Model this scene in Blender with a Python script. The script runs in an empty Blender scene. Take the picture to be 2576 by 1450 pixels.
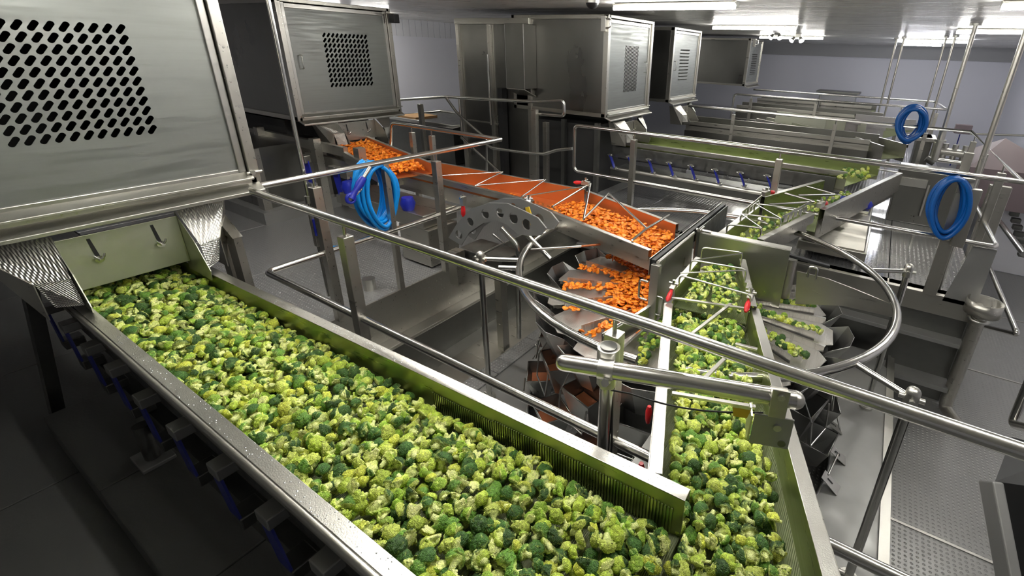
import bpy, math, random
from mathutils import Vector as V, Matrix, noise
random.seed(7)
S = bpy.context.scene
COL = S.collection

# ------------------------------------------------------------------ camera
RW = ((0.85462933, 0.5181485, 0.03362792), (0.22133798, -0.30495653, -0.92628884), (-0.46970012, 0.79907675, -0.37531073))
FPX, PX, PY = 1180.57, 1503.9, 606.6
cd = bpy.data.cameras.new('camera'); cam = bpy.data.objects.new('camera', cd); COL.objects.link(cam)
r0, r1, r2 = V(RW[0]), V(RW[1]), V(RW[2])
cam.matrix_world = Matrix(((r0.x, -r1.x, -r2.x, 0), (r0.y, -r1.y, -r2.y, 0), (r0.z, -r1.z, -r2.z, 0), (0, 0, 0, 1)))
cd.sensor_width = 36; cd.lens = 36 * FPX / 2576
cd.shift_x = (1288 - PX) / 2576; cd.shift_y = (PY - 725) / 2576
cd.clip_start = .02; cd.clip_end = 200
S.camera = cam
# ------------------------------------------------------------------ world, exposure
w = bpy.data.worlds.new('world'); S.world = w; w.use_nodes = True
w.node_tree.nodes['Background'].inputs[0].default_value = (.75, .8, .9, 1)
w.node_tree.nodes['Background'].inputs[1].default_value = .03
S.view_settings.view_transform = 'Standard'; S.view_settings.look = 'None'
S.view_settings.exposure = 1.55; S.view_settings.gamma = 1
S.view_settings.use_curve_mapping = False
TUBE = 30.0      # strength of the ceiling batten lamps
TUBE_FAR = 50.0

def ray(px, py):
    a, b = (px - PX) / FPX, (py - PY) / FPX
    return r0 * a + r1 * b + r2
def at_x(px, py, x): d = ray(px, py); return d * (x / d.x)
def at_y(px, py, y): d = ray(px, py); return d * (y / d.y)
def at_z(px, py, z): d = ray(px, py); return d * (z / d.z)

# ------------------------------------------------------------------ materials
def mat(name, col, rough=.5, metal=0., bump=None, emit=None, colvar=0., brushed=None, spec=None):
    m = bpy.data.materials.new(name); m.use_nodes = True
    nt = m.node_tree; N = nt.nodes; L = nt.links; b = N['Principled BSDF']
    b.inputs['Base Color'].default_value = (*col, 1); b.inputs['Roughness'].default_value = rough
    b.inputs['Metallic'].default_value = metal
    if spec is not None: b.inputs['Specular IOR Level'].default_value = spec
    tc = N.new('ShaderNodeTexCoord')
    if emit:
        b.inputs['Emission Color'].default_value = (*emit[0], 1); b.inputs['Emission Strength'].default_value = emit[1]
    if brushed or colvar:
        mp = N.new('ShaderNodeMapping'); L.new(tc.outputs['Object'], mp.inputs[0])
        mp.inputs['Scale'].default_value = brushed or (3, 3, 3)
        n = N.new('ShaderNodeTexNoise'); n.inputs['Scale'].default_value = 1.; n.inputs['Detail'].default_value = 5
        L.new(mp.outputs[0], n.inputs['Vector'])
        n2 = N.new('ShaderNodeTexNoise'); n2.inputs['Scale'].default_value = 2.3; n2.inputs['Detail'].default_value = 4
        L.new(tc.outputs['Object'], n2.inputs['Vector'])
        mr = N.new('ShaderNodeMapRange'); L.new(n.outputs[0], mr.inputs[0])
        mr.inputs[1].default_value = .3; mr.inputs[2].default_value = .7
        mr.inputs[3].default_value = rough * .8; mr.inputs[4].default_value = min(1, rough * 1.25)
        L.new(mr.outputs[0], b.inputs['Roughness'])
        mx = N.new('ShaderNodeMix'); mx.data_type = 'RGBA'; L.new(n2.outputs[0], mx.inputs[0])
        mx.inputs[6].default_value = (*[c * (1 - colvar) for c in col], 1)
        mx.inputs[7].default_value = (*[min(1, c * (1 + colvar)) for c in col], 1)
        L.new(mx.outputs[2], b.inputs['Base Color'])
        if brushed:
            bp = N.new('ShaderNodeBump'); bp.inputs['Strength'].default_value = .05; bp.inputs['Distance'].default_value = .0006
            L.new(n.outputs[0], bp.inputs['Height']); L.new(bp.outputs[0], b.inputs['Normal'])
    if bump:
        kind, sc, dist = bump
        bp = N.new('ShaderNodeBump'); bp.inputs['Strength'].default_value = 1.; bp.inputs['Distance'].default_value = dist
        if kind == 'noise':
            n = N.new('ShaderNodeTexNoise'); n.inputs['Scale'].default_value = sc; n.inputs['Detail'].default_value = 3
            L.new(tc.outputs['Object'], n.inputs['Vector']); h = n.outputs[0]
        elif kind == 'dots':        # rows of small raised dimples
            mp = N.new('ShaderNodeMapping'); L.new(tc.outputs['Object'], mp.inputs[0])
            mp.inputs['Scale'].default_value = (sc, sc, sc); mp.inputs['Rotation'].default_value = (0, 0, math.pi / 4)
            sp = N.new('ShaderNodeSeparateXYZ'); L.new(mp.outputs[0], sp.inputs[0])
            def sin(o):
                q = N.new('ShaderNodeMath'); q.operation = 'SINE'; L.new(o, q.inputs[0]); return q.outputs[0]
            q = N.new('ShaderNodeMath'); q.operation = 'MULTIPLY'; L.new(sin(sp.outputs[0]), q.inputs[0]); L.new(sin(sp.outputs[1]), q.inputs[1])
            q2 = N.new('ShaderNodeMapRange'); L.new(q.outputs[0], q2.inputs[0]); q2.inputs[1].default_value = .35; q2.inputs[2].default_value = .9
            h = q2.outputs[0]
        elif kind == 'dots3':       # dimples on any face direction
            mp = N.new('ShaderNodeMapping'); L.new(tc.outputs['Object'], mp.inputs[0]); mp.inputs['Scale'].default_value = (sc, sc, sc)
            sp = N.new('ShaderNodeSeparateXYZ'); L.new(mp.outputs[0], sp.inputs[0])
            acc = None
            a1 = N.new('ShaderNodeMath'); a1.operation = 'ADD'; L.new(sp.outputs[0], a1.inputs[0]); L.new(sp.outputs[2], a1.inputs[1])
            s1 = N.new('ShaderNodeMath'); s1.operation = 'SINE'; L.new(a1.outputs[0], s1.inputs[0])
            s2 = N.new('ShaderNodeMath'); s2.operation = 'SINE'; L.new(sp.outputs[1], s2.inputs[0])
            q = N.new('ShaderNodeMath'); q.operation = 'MULTIPLY'; L.new(s1.outputs[0], q.inputs[0]); L.new(s2.outputs[0], q.inputs[1])
            h = q.outputs[0]
        elif kind == 'ribs':
            wv = N.new('ShaderNodeTexWave'); wv.inputs['Scale'].default_value = sc; wv.bands_direction = 'X'
            L.new(tc.outputs['Object'], wv.inputs['Vector']); h = wv.outputs[1]
        L.new(h, bp.inputs['Height'])
        # soften far away sparkle: keep as is
        L.new(bp.outputs[0], b.inputs['Normal'])
    return m

M = {}
M['steel'] = mat('brushed_stainless', (.50, .485, .44), .33, .97, brushed=(4, 60, 60), colvar=.12)
M['steel_y'] = mat('brushed_stainless_cross', (.50, .49, .46), .34, 1, brushed=(60, 4, 60), colvar=.12)
M['panel'] = mat('cabinet_stainless', (.24, .235, .22), .32, 1, brushed=(1.5, 1.5, 1), colvar=.12)
M['door'] = mat('cabinet_door_stainless', (.29, .30, .285), .45, .95, brushed=(3, 3, 50), colvar=.08)
M['polish'] = mat('polished_tube', (.62, .61, .58), .2, 1, brushed=(30, 30, 3), colvar=.06)
M['bright'] = mat('bright_rim_steel', (.58, .57, .53), .34, 1, bump=('noise', 260, .0006))
M['dark'] = mat('dark_steel', (.2, .2, .19), .4, 1, brushed=(20, 20, 20), colvar=.2)
M['black'] = mat('black_rubber', (.012, .012, .013), .5)
M['pit'] = mat('machine_interior', (.05, .05, .05), .6, .6)
M['deck'] = mat('checker_plate', (.34, .34, .335), .36, .55, bump=('dots', 150, .0035))
M['deckfar'] = mat('wet_checker_plate', (.36, .36, .36), .13, .7, bump=('dots', 105, .0016))
M['floor'] = mat('lower_floor', (.33, .33, .32), .36, .5, bump=('dots', 130, .002), )
M['plate'] = mat('smooth_deck_plate', (.32, .32, .31), .4, .6, brushed=(8, 8, 8), colvar=.1)
M['dimple'] = mat('dimpled_stainless', (.66, .65, .61), .3, 1, bump=('dots3', 560, .0015))
M['perf'] = mat('perforated_pan', (.62, .60, .57), .34, .9, bump=('dots', 620, .0012))
M['slot'] = mat('slotted_screen', (.45, .5, .3), .4, .9, bump=('ribs', 55, .003))
M['innerside'] = mat('pan_side_wet', (.33, .38, .17), .32, .9, brushed=(5, 5, 60), colvar=.25)
M['orangepan'] = mat('carrot_stained_pan', (.62, .2, .06), .38, .6, brushed=(5, 5, 60), colvar=.25)
M['gate'] = mat('gate_plate', (.50, .51, .42), .4, .8, colvar=.08, brushed=(3, 40, 40))
M['blue'] = mat('blue_leaf_spring', (.01, .02, .33), .4)
M['navy'] = mat('navy_leaf_spring', (.012, .02, .22), .4)
M['hose'] = mat('blue_hose', (.0, .24, .68), .38)
M['hosed'] = mat('deep_blue_hose', (.0, .09, .36), .4)
M['red'] = mat('red_grip', (.62, .015, .02), .35)
M['yellow'] = mat('yellow_tag', (.62, .42, .02), .5)
M['white'] = mat('white_wall_panel', (.74, .74, .78), .45, bump=('noise', 40, .001))
M['whiter'] = mat('white_wall_plain', (.80, .80, .87), .55)
M['grey'] = mat('grey_soffit', (.40, .40, .41), .5)
M['ceil'] = mat('ceiling_panel', (.82, .81, .78), .3, .0, brushed=(1.2, 14, 1), colvar=.18)
M['sign'] = mat('sign_white', (.8, .8, .85), .4)
M['signblue'] = mat('sign_blue', (.01, .05, .3), .4)
M['tube'] = mat('lamp_tube', (1, 1, 1), .4, emit=((1, .98, .93), TUBE))
M['tubefar'] = mat('lamp_tube_far', (1, 1, 1), .4, emit=((.93, .95, 1), TUBE_FAR))
M['spot'] = mat('spot_lens', (1, 1, 1), .3, emit=((1, .98, .92), 8))
M['mauve'] = mat('mauve_hopper', (.20, .155, .165), .6)
M['cardb'] = mat('brown_carton', (.5, .3, .14), .8)
M['drop'] = mat('water_drop', (.75, .78, .78), .04, .6)
M['shaded'] = mat('shade_toned_plate', (.10, .10, .095), .55, .3, bump=('noise', 60, .001))  # plate colour darkened to stand in for shade at the lower left
M['bucket'] = mat('bucket_steel', (.40, .40, .39), .33, 1, brushed=(10, 10, 10), colvar=.1)

# wet orange of the carrots, broccoli from a vertex attribute
def veg(name, rough):
    m = bpy.data.materials.new(name); m.use_nodes = True; N = m.node_tree.nodes; L = m.node_tree.links; b = N['Principled BSDF']
    a = N.new('ShaderNodeAttribute'); a.attribute_name = 'Col'
    oi = N.new('ShaderNodeObjectInfo'); hs = N.new('ShaderNodeHueSaturation')
    mr = N.new('ShaderNodeMapRange'); L.new(oi.outputs['Random'], mr.inputs[0]); mr.inputs[3].default_value = .85; mr.inputs[4].default_value = 1.2
    L.new(mr.outputs[0], hs.inputs['Value']); L.new(a.outputs['Color'], hs.inputs['Color']); L.new(hs.outputs[0], b.inputs['Base Color'])
    b.inputs['Roughness'].default_value = rough
    tc = N.new('ShaderNodeNewGeometry'); n = N.new('ShaderNodeTexVoronoi'); n.inputs['Scale'].default_value = 360 if name[0] == 'b' else 500
    L.new(tc.outputs['Position'], n.inputs['Vector'])
    inv = N.new('ShaderNodeMath'); inv.operation = 'SUBTRACT'; inv.inputs[0].default_value = 1; L.new(n.outputs['Distance'], inv.inputs[1])
    bp = N.new('ShaderNodeBump'); bp.inputs['Strength'].default_value = 1 if name[0] == 'b' else .3; bp.inputs['Distance'].default_value = .0022 if name[0] == 'b' else .0005; L.new(inv.outputs[0], bp.inputs['Height']); L.new(bp.outputs[0], b.inputs['Normal'])
    if name[0] == 'b':      # fine noise varies the colour lighter and darker
        n2 = N.new('ShaderNodeTexNoise'); n2.inputs['Scale'].default_value = 140; n2.inputs['Detail'].default_value = 3; L.new(tc.outputs['Position'], n2.inputs['Vector'])
        m2 = N.new('ShaderNodeMapRange'); L.new(n2.outputs[0], m2.inputs[0]); m2.inputs[1].default_value = .3; m2.inputs[2].default_value = .7; m2.inputs[3].default_value = .72; m2.inputs[4].default_value = 1.25
        mm = N.new('ShaderNodeMath'); mm.operation = 'MULTIPLY'; L.new(mr.outputs[0], mm.inputs[0]); L.new(m2.outputs[0], mm.inputs[1]); L.new(mm.outputs[0], hs.inputs['Value'])
    b.inputs['Subsurface Weight'].default_value = 0
    return m
M['broc'] = veg('broccoli_flesh', .45); M['carrot'] = veg('carrot_flesh', .4)

# ------------------------------------------------------------------ mesh builder
class MB:
    def __init__(s): s.v = []; s.f = []; s.sm = []
    def add(s, vs, fs, smooth=False):
        o = len(s.v); s.v += [tuple(p) for p in vs]; s.f += [tuple(i + o for i in f) for f in fs]; s.sm += [smooth] * len(fs); return s
    def hexa(s, p):   # 8 points: bottom 4 ccw, top 4 ccw
        return s.add(p, [(3, 2, 1, 0), (4, 5, 6, 7), (0, 1, 5, 4), (1, 2, 6, 5), (2, 3, 7, 6), (3, 0, 4, 7)])
    def box(s, a, b):
        x0, y0, z0 = a; x1, y1, z1 = b
        return s.hexa([(x0, y0, z0), (x1, y0, z0), (x1, y1, z0), (x0, y1, z0), (x0, y0, z1), (x1, y0, z1), (x1, y1, z1), (x0, y1, z1)])
    def bar(s, a, b, w, h, up=(0, 0, 1)):
        a = V(a); b = V(b); d = (b - a).normalized(); u = V(up)
        if abs(d.dot(u)) > .95: u = V((1, 0, 0))
        sd = d.cross(u).normalized(); u = sd.cross(d).normalized(); sd = sd * (w / 2); u = u * (h / 2)
        return s.hexa([a - sd - u, a + sd - u, b + sd - u, b - sd - u, a - sd + u, a + sd + u, b + sd + u, b - sd + u])
    def slab(s, pts, n):   # polygon with thickness vector n
        pts = [V(p) for p in pts]; n = V(n); k = len(pts)
        vs = [p for p in pts] + [p + n for p in pts]
        fs = [tuple(range(k - 1, -1, -1)), tuple(range(k, 2 * k))] + [(i, (i + 1) % k, (i + 1) % k + k, i + k) for i in range(k)]
        return s.add(vs, fs)
    def tube(s, path, r, seg=12, closed=False, cap=True):
        P = [V(p) for p in path]; n = len(P); rs = r if isinstance(r, (list, tuple)) else [r] * n
        vs = []; t0 = None; u = None
        for i in range(n):
            a = P[i - 1] if (i or closed) else P[0]; b = P[(i + 1) % n] if (i < n - 1 or closed) else P[-1]
            t = (b - a).normalized()
            if u is None:
                u = t.cross(V((0, 0, 1)));
                if u.length < .1: u = t.cross(V((1, 0, 0)))
                u.normalize()
            else:
                u = (u - t * u.dot(t)).normalized()
            w2 = t.cross(u)
            for k in range(seg):
                an = 2 * math.pi * k / seg; vs.append(P[i] + (u * math.cos(an) + w2 * math.sin(an)) * rs[i])
        fs = []
        m = n if closed else n - 1
        for i in range(m):
            j = (i + 1) % n
            for k in range(seg):
                l = (k + 1) % seg; fs.append((i * seg + k, i * seg + l, j * seg + l, j * seg + k))
        s.add(vs, fs, True)
        if cap and not closed:
            s.add(vs[:seg], [tuple(range(seg - 1, -1, -1))]); s.add(vs[-seg:], [tuple(range(seg))])
        return s
    def cyl(s, a, b, r, seg=16, r2=None):
        return s.tube([a, b], [r, r if r2 is None else r2], seg)
    def dome(s, c, d, r, seg=14, n=5):
        c = V(c); d = V(d).normalized(); return s.tube([c + d * (r * math.sin(i / n * 1.5)) for i in range(n + 1)], [r * math.cos(i / n * 1.5) for i in range(n + 1)], seg)
    def build(s, name, m, parent=None, bevel=0., mats=None):
        me = bpy.data.meshes.new(name); me.from_pydata(s.v, [], s.f); me.materials.append(M[m] if isinstance(m, str) else m)
        me.polygons.foreach_set('use_smooth', s.sm); me.update()
        o = bpy.data.objects.new(name, me); COL.objects.link(o)
        if parent: o.parent = parent
        if bevel:
            md = o.modifiers.new('bevel', 'BEVEL'); md.width = bevel; md.segments = 2; md.limit_method = 'ANGLE'; md.harden_normals = False
        return o

def fil(path, r=.05, n=5):   # round the corners of a polyline
    P = [V(p) for p in path]; out = [P[0]]
    for i in range(1, len(P) - 1):
        a = P[i - 1] - P[i]; b = P[i + 1] - P[i]; rr = min(r, a.length * .45, b.length * .45)
        p0 = P[i] + a.normalized() * rr; p1 = P[i] + b.normalized() * rr
        for k in range(n + 1):
            t = k / n; out.append(p0 * (1 - t) ** 2 + P[i] * 2 * t * (1 - t) + p1 * t * t)
    out.append(P[-1]); return out

def thing(name, label, cat, loc=(0, 0, 0), group=None):
    o = bpy.data.objects.new(name, None); COL.objects.link(o); o['label'] = label; o['category'] = cat
    o.empty_display_size = .05
    if group: o['group'] = group
    return o
def tag(o, label, cat, group=None, kind=None):
    o['label'] = label; o['category'] = cat
    if group: o['group'] = group
    if kind: o['kind'] = kind
    return o
def struct(o, label=None):
    o['kind'] = 'structure'
    if label: o['label'] = label; o['category'] = 'room'
    return o

PL = -1.93       # platform level
LOW = -3.0       # lower floor
CE = .5
# ================================================================== the room
struct(MB().box((-9.5, -4.2, LOW - .1), (4.2, 20, LOW)).build('floor', 'floor'), 'grey studded steel floor far below the walkways')
ceil = MB()
for i in range(12):
    y = -4.2 + i * 2.02
    ceil.box((-9.5, y, CE), (4.2, y + 2.008, CE + .06))
cl = struct(MB().box((-9.5, -4.2, CE + .06), (4.2, 20.2, CE + .12)).build('ceiling', 'ceil'), 'grey glossy panelled ceiling')
for i in range(12):
    y = -4.2 + i * 2.02
    MB().box((-9.5, y, CE), (4.2, y + 2.008, CE + .06)).build('ceiling_panel', 'ceil', cl)
wl = struct(MB().box((-9.6, -4.2, LOW), (-9.5, 20, CE)).build('wall_left', 'whiter'), 'white wall behind the left machines')
for i in range(26):
    MB().box((-9.5, 5.2 + i * .17, .16), (-9.485, 5.2 + i * .17 + .155, .5)).build('wall_slat', 'white', wl)
wb = struct(MB().box((-9.5, 20, LOW), (4.2, 20.1, .1)).build('wall_back', 'whiter'), 'white back wall')
MB().box((-9.5, 19.9, .1), (4.2, 20.1, CE)).build('soffit', 'grey', wb)
struct(MB().box((3.0, 3.5, LOW), (3.1, 20, CE)).build('wall_right', 'whiter'), 'white right wall')
struct(MB().box((4.2, -4.2, LOW), (4.3, 20, CE)).build('wall_far_right', 'whiter'))
struct(MB().box((-9.5, -4.3, LOW), (4.2, -4.2, CE)).build('wall_near', 'grey'))

# platforms
def deck(name, label, boxes, m):
    t = thing(name, label, 'walkway')
    for a, b in boxes: MB().box(a, b).build('deck_plate', m, t, .004)
    return t
dk = deck('walkway_platform', 'studded steel walkway on the left, beside the coiled bright blue hose', [((-9.4 + 1.24 * i, 1.12, PL - .06), (-9.4 + 1.24 * i + 1.232, 6.5, PL)) for i in range(5)], 'deck')
for z0, z1, x1, m in ((-2.33, PL, -3.2, 'steel'), (-2.36, -2.33, -3.08, 'bright'), (-2.72, -2.36, -3.12, 'dark'), (-2.74, -2.70, -2.9, 'bright'), (-3.0, -2.74, -2.95, 'steel')):
    MB().box((-3.4 if x1 > -3.2 else -3.215, 1.1, z0), (x1, 6.4, z1)).build('fascia', m, dk, .004)
MB().box((-9.4, 1.1, LOW), (-3.4, 1.2, PL - .07)).build('support_wall', 'dark', dk)
dk2 = deck('walkway_platform', 'glossy wet studded walkway behind the weigher, running under the green conveyor', [((-3.2 + .71 * i, 4.85, PL - .05), (-3.2 + .71 * i + .705, 8.0, PL)) for i in range(6)], 'deckfar')
for z0, z1, y0, m in ((-2.12, PL, 4.80, 'steel'), (-2.33, -2.12, 4.86, 'dark'), (-2.36, -2.32, 4.72, 'plate'), (-2.76, -2.36, 4.84, 'dark'), (-2.8, -2.75, 4.66, 'plate'), (-3.0, -2.8, 4.82, 'dark')):
    MB().box((-3.1, y0, z0), (1.07 - (0 if z0 > -2.2 else .05), 4.95, z1)).build('fascia', m, dk2, .003)
MB().box((1.02, 4.95, LOW), (1.07, 8, PL - .05)).build('fascia', 'dark', dk2)
dk3 = deck('walkway_platform', 'studded walkway at the back under the distant conveyors', [((-9.4, 6.5, PL - .06), (-3.2, 19.9, PL)), ((-3.2, 8.0, PL - .06), (1.07, 19.9, PL))], 'deckfar')
dk4 = deck('walkway_platform', 'steel walkway toned dark for the shade in the unlit lower left corner', [((-9.4 + 1.3 * i, -2.5, PL - .06), (-9.4 + 1.3 * i + 1.292, 1.11, PL)) for i in range(7)], 'shaded')
# raised trough-like plinth on the shade-toned walkway
pb = thing('base_plinth', 'low steel plinth under the big broccoli conveyor, toned dark for the shade at lower left', 'plinth')
for i in range(4): MB().box((-3.3 + .8 * i, .17, PL), (-3.3 + .8 * i + .795, 1.0, PL + .13)).build('panel', 'shaded', pb, .006)

# lower weigher base plate with round opening
def ring_pts(c, r, z, n=64, a0=0, a1=2 * math.pi):
    return [V((c[0] + r * math.cos(a0 + (a1 - a0) * i / n), c[1] + r * math.sin(a0 + (a1 - a0) * i / n), z)) for i in range(n)]
WC = (-.98, 2.96)
wb_ = thing('weigher_base', 'smooth grey steel base deck around the foot of the weigher', 'platform')
bz = -2.6; mb = MB(); n = 48
inn = ring_pts(WC, 1.17, bz, n); out = []
for p in inn:
    d = V((p.x - WC[0], p.y - WC[1], 0)).normalized(); k = min((1.48 if d.x > 0 else 1.38) / max(abs(d.x), 1e-6), 1.7 / max(abs(d.y), 1e-6)); out.append(V((WC[0], WC[1], bz)) + d * k)
mb.add(inn + out, [(i, (i + 1) % n, n + (i + 1) % n, n + i)[::-1] for i in range(n)])
mb.tube([p - V((0, 0, .01)) for p in inn], .012, 6, True)
mb.build('deck_plate', 'plate', wb_)
MB().box((.5, 1.26, -3), (.525, 4.66, bz + .02)).build('flange', 'bright', wb_)
MB().box((.5, 1.26, bz - .03), (.56, 4.66, bz)).build('flange', 'bright', wb_)
for i in range(6): MB().box((-2.52, 1.3 + .56 * i, bz), (-2.36, 1.3 + .56 * i + .555, bz + .015)).build('tread_plate', 'deck', wb_)
MB().box((-2.9, 1.26, bz - .12), (-2.52, 4.7, bz - .03)).build('beam', 'steel', wb_)
for (px, py, txt) in ((2122, 1160, '2'), (2082, 1222, '1'), (2145, 1090, '3')):
    p = at_z(px, py, bz); d = V((p.x - WC[0], p.y - WC[1], 0)).normalized(); s_ = V((-d.y, d.x, 0))
    c = V((WC[0], WC[1], bz)) + d * 1.20
    q = MB().slab([c - s_ * .04 + V((0, 0, .07)) - d * .05, c + s_ * .04 + V((0, 0, .07)) - d * .05, c + s_ * .045 + d * .06, c - s_ * .045 + d * .06], V((0, 0, .004)) + d * .003).build('number_tab', 'bright', wb_)
    tc_ = bpy.data.curves.new('number', 'FONT'); tc_.body = txt; tc_.size = .06; tc_.extrude = .0008; tc_.align_x = 'CENTER'; tc_.align_y = 'CENTER'
    tmp = bpy.data.objects.new('tmp', tc_); COL.objects.link(tmp); bpy.context.view_layer.update(); tm = bpy.data.meshes.new_from_object(tmp.evaluated_get(bpy.context.evaluated_depsgraph_get())); bpy.data.objects.remove(tmp); tm.materials.clear(); tm.materials.append(M['black']); to = bpy.data.objects.new('number', tm); COL.objects.link(to); to.parent = q
    X = s_; Y = (d * -.11 + V((0, 0, .07))).normalized(); Z = X.cross(Y)
    if Z.z < 0: X = -X; Z = -Z
    cc = c + d * .005 + V((0, 0, .045)); to.matrix_world = Matrix(((X.x, Y.x, Z.x, cc.x), (X.y, Y.y, Z.y, cc.y), (X.z, Y.z, Z.z, cc.z), (0, 0, 0, 1)))

# ================================================================== cabinets
HOLE_CACHE = {}
def hole_panel(name, x, y0, y1, z0, z1, py0, py1, pz0, pz1, nc, nr, parent, m='door', slant=1, seg=12, th=.004):
    """door skin in plane x with a field of slanted round-ended slots cut through it"""
    mb = MB(); cy, cz = (py1 - py0) / nc, (pz1 - pz0) / nr
    L_, R_ = .225 * cz, .245 * min(cy, cz)
    for i in range(nc):
        for j in range(nr):
            c = V((x, py0 + (i + .5) * cy, pz0 + (j + .5) * cz)); out_ = []; inn_ = []
            for k in range(seg):
                a = 2 * math.pi * (k + .5) / seg; ca, sa = math.cos(a), math.sin(a)
                e = 1 if (ca * .8 + sa) > 0 else -1
                inn_.append(c + V((0, R_ * ca + e * .19 * cy * slant, R_ * sa + e * L_)))
                kk = 1 / max(abs(ca), abs(sa)); out_.append(c + V((0, ca * kk * cy / 2, sa * kk * cz / 2)))
            bk = [p - V((th, 0, 0)) for p in inn_]
            fs = [(a, (a + 1) % seg, seg + (a + 1) % seg, seg + a) for a in range(seg)] + [(a + 2 * seg, (a + 1) % seg + 2 * seg, (a + 1) % seg, a) for a in range(seg)]
            mb.add(inn_ + out_ + bk, fs)
    for a, b in (((y0, z0), (py0, z1)), ((py1, z0), (y1, z1)), ((py0, z0), (py1, pz0)), ((py0, pz1), (py1, z1))):
        mb.add([(x, a[0], a[1]), (x, b[0], a[1]), (x, b[0], b[1]), (x, a[0], b[1])], [(0, 1, 2, 3)])
    return mb.build(name, m, parent)

def cabinet(label, x, y0, y1, z0, z1, depth, perf, group=None, louvre=False, handle='r', small=False):
    t = thing('infeed_cabinet', label, 'cabinet', group=group)
    f = .075
    xb = x - depth
    # shell panels
    MB().box((xb, y0, z0), (x - .03, y0 + .012, z1)).build('side_panel', 'panel', t)
    MB().box((xb, y1 - .012, z0), (x - .03, y1, z1)).build('side_panel', 'panel', t)
    MB().box((xb, y0, z1 - .012), (x - .03, y1, z1)).build('roof_panel', 'panel', t)
    MB().box((xb, y0 + .01, z0), (x - .03, y1 - .01, z0 + .012)).build('bottom_panel', 'dark', t)
    MB().box((xb, y0 + .01, z0), (xb + .012, y1 - .01, z1)).build('back_panel', 'pit', t)
    # edge angles on the -Y side
    fr = MB()
    for za, zb in ((z0, z0 + .05), (z1 - .05, z1)): fr.box((xb, y0 - .02, za), (x, y0, zb))
    fr.box((xb, y0 - .02, z0), (xb + .05, y0, z1)); fr.build('edge_angle', 'steel', t, .003)
    # front frame: two nested angles
    fr = MB()
    for (a, b, c, d) in ((y0 - .02, y0 + f * .45, z0, z1), (y1 - f * .45, y1 + .02, z0, z1), (y0, y1, z1 - f * .5, z1), (y0, y1, z0, z0 + f * .5)):
        fr.box((x - .06, a, c), (x + .012, b, d))
    fr.build('outer_frame', 'steel', t, .004)
    fr = MB()
    for (a, b, c, d) in ((y0 + f * .5, y0 + f, z0 + f * .5, z1 - f * .5), (y1 - f, y1 - f * .5, z0 + f * .5, z1 - f * .5), (y0 + f, y1 - f, z1 - f * 1.2, z1 - f * .6), (y0 + f, y1 - f, z0 + f * .6, z0 + f * 1.2)):
        fr.box((x - .05, a, c), (x - .008, b, d))
    fr.build('inner_frame', 'steel_y', t, .004)
    # sloping drip ledges under the door
    MB().slab([(x - .02, y0 + .01, z0 + .075), (x + .05, y0 + .03, z0 + .045), (x + .05, y1 - .03, z0 + .045), (x - .02, y1 - .01, z0 + .075)], (0, 0, -.012)).build('drip_ledge', 'bright', t, .003)
    MB().slab([(x - .02, y0 - .01, z0 + .02), (x + .085, y0 + .0, z0 - .025), (x + .085, y1 - .0, z0 - .025), (x - .02, y1 + .01, z0 + .02)], (0, 0, -.02)).build('drip_ledge', 'bright', t, .003)
    d = MB().box((x - .03, y0 + f, z0 + f), (x - .026, y0 + f + .001, z0 + f + .001))
    py0, py1, pz0, pz1, nc, nr = perf
    yA, yB, zA, zB = y0 + f * 1.0, y1 - f * 1.0, z0 + f * 1.2, z1 - f * 1.2
    if louvre:
        dr = MB().box((x - .03, yA, zA), (x - .02, yB, zB)).build('door', 'door', t, .003)
        for k in range(nr):
            zz = pz0 + (pz1 - pz0) * (k + .5) / nr; h = (pz1 - pz0) / nr
            MB().slab([(x - .02, py0, zz - h * .3), (x - .02, py1, zz - h * .3), (x - .004, py1, zz + h * .1), (x - .004, py0, zz + h * .1)], (.001, 0, -.003)).build('louvre', 'dark', dr)
    else:
        dr = hole_panel('door', x - .02, yA, yB, zA, zB, py0, py1, pz0, pz1, nc, nr, t, seg=8 if small else 12)
    if handle:
     yh = yB - .09 if handle == 'r' else yA + .07
    zc = (zA + zB) / 2
    if handle: MB().tube(fil([(x - .02, yh, zc + .07), (x + .02, yh, zc + .07), (x + .02, yh, zc - .07), (x - .02, yh, zc - .07)], .015), .007, 8).build('door_handle', 'polish', dr)
    for zz in (z0 + f * .9,):
        for yy in (y1 - .02,):
            b = MB().cyl((x, yy, zz), (x + .03, yy, zz), .014, 8); b.cyl((x + .02, yy - .03, zz), (x + .02, yy + .05, zz), .008, 8); b.build('latch_bolt', 'bright', t)
    return t

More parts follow.
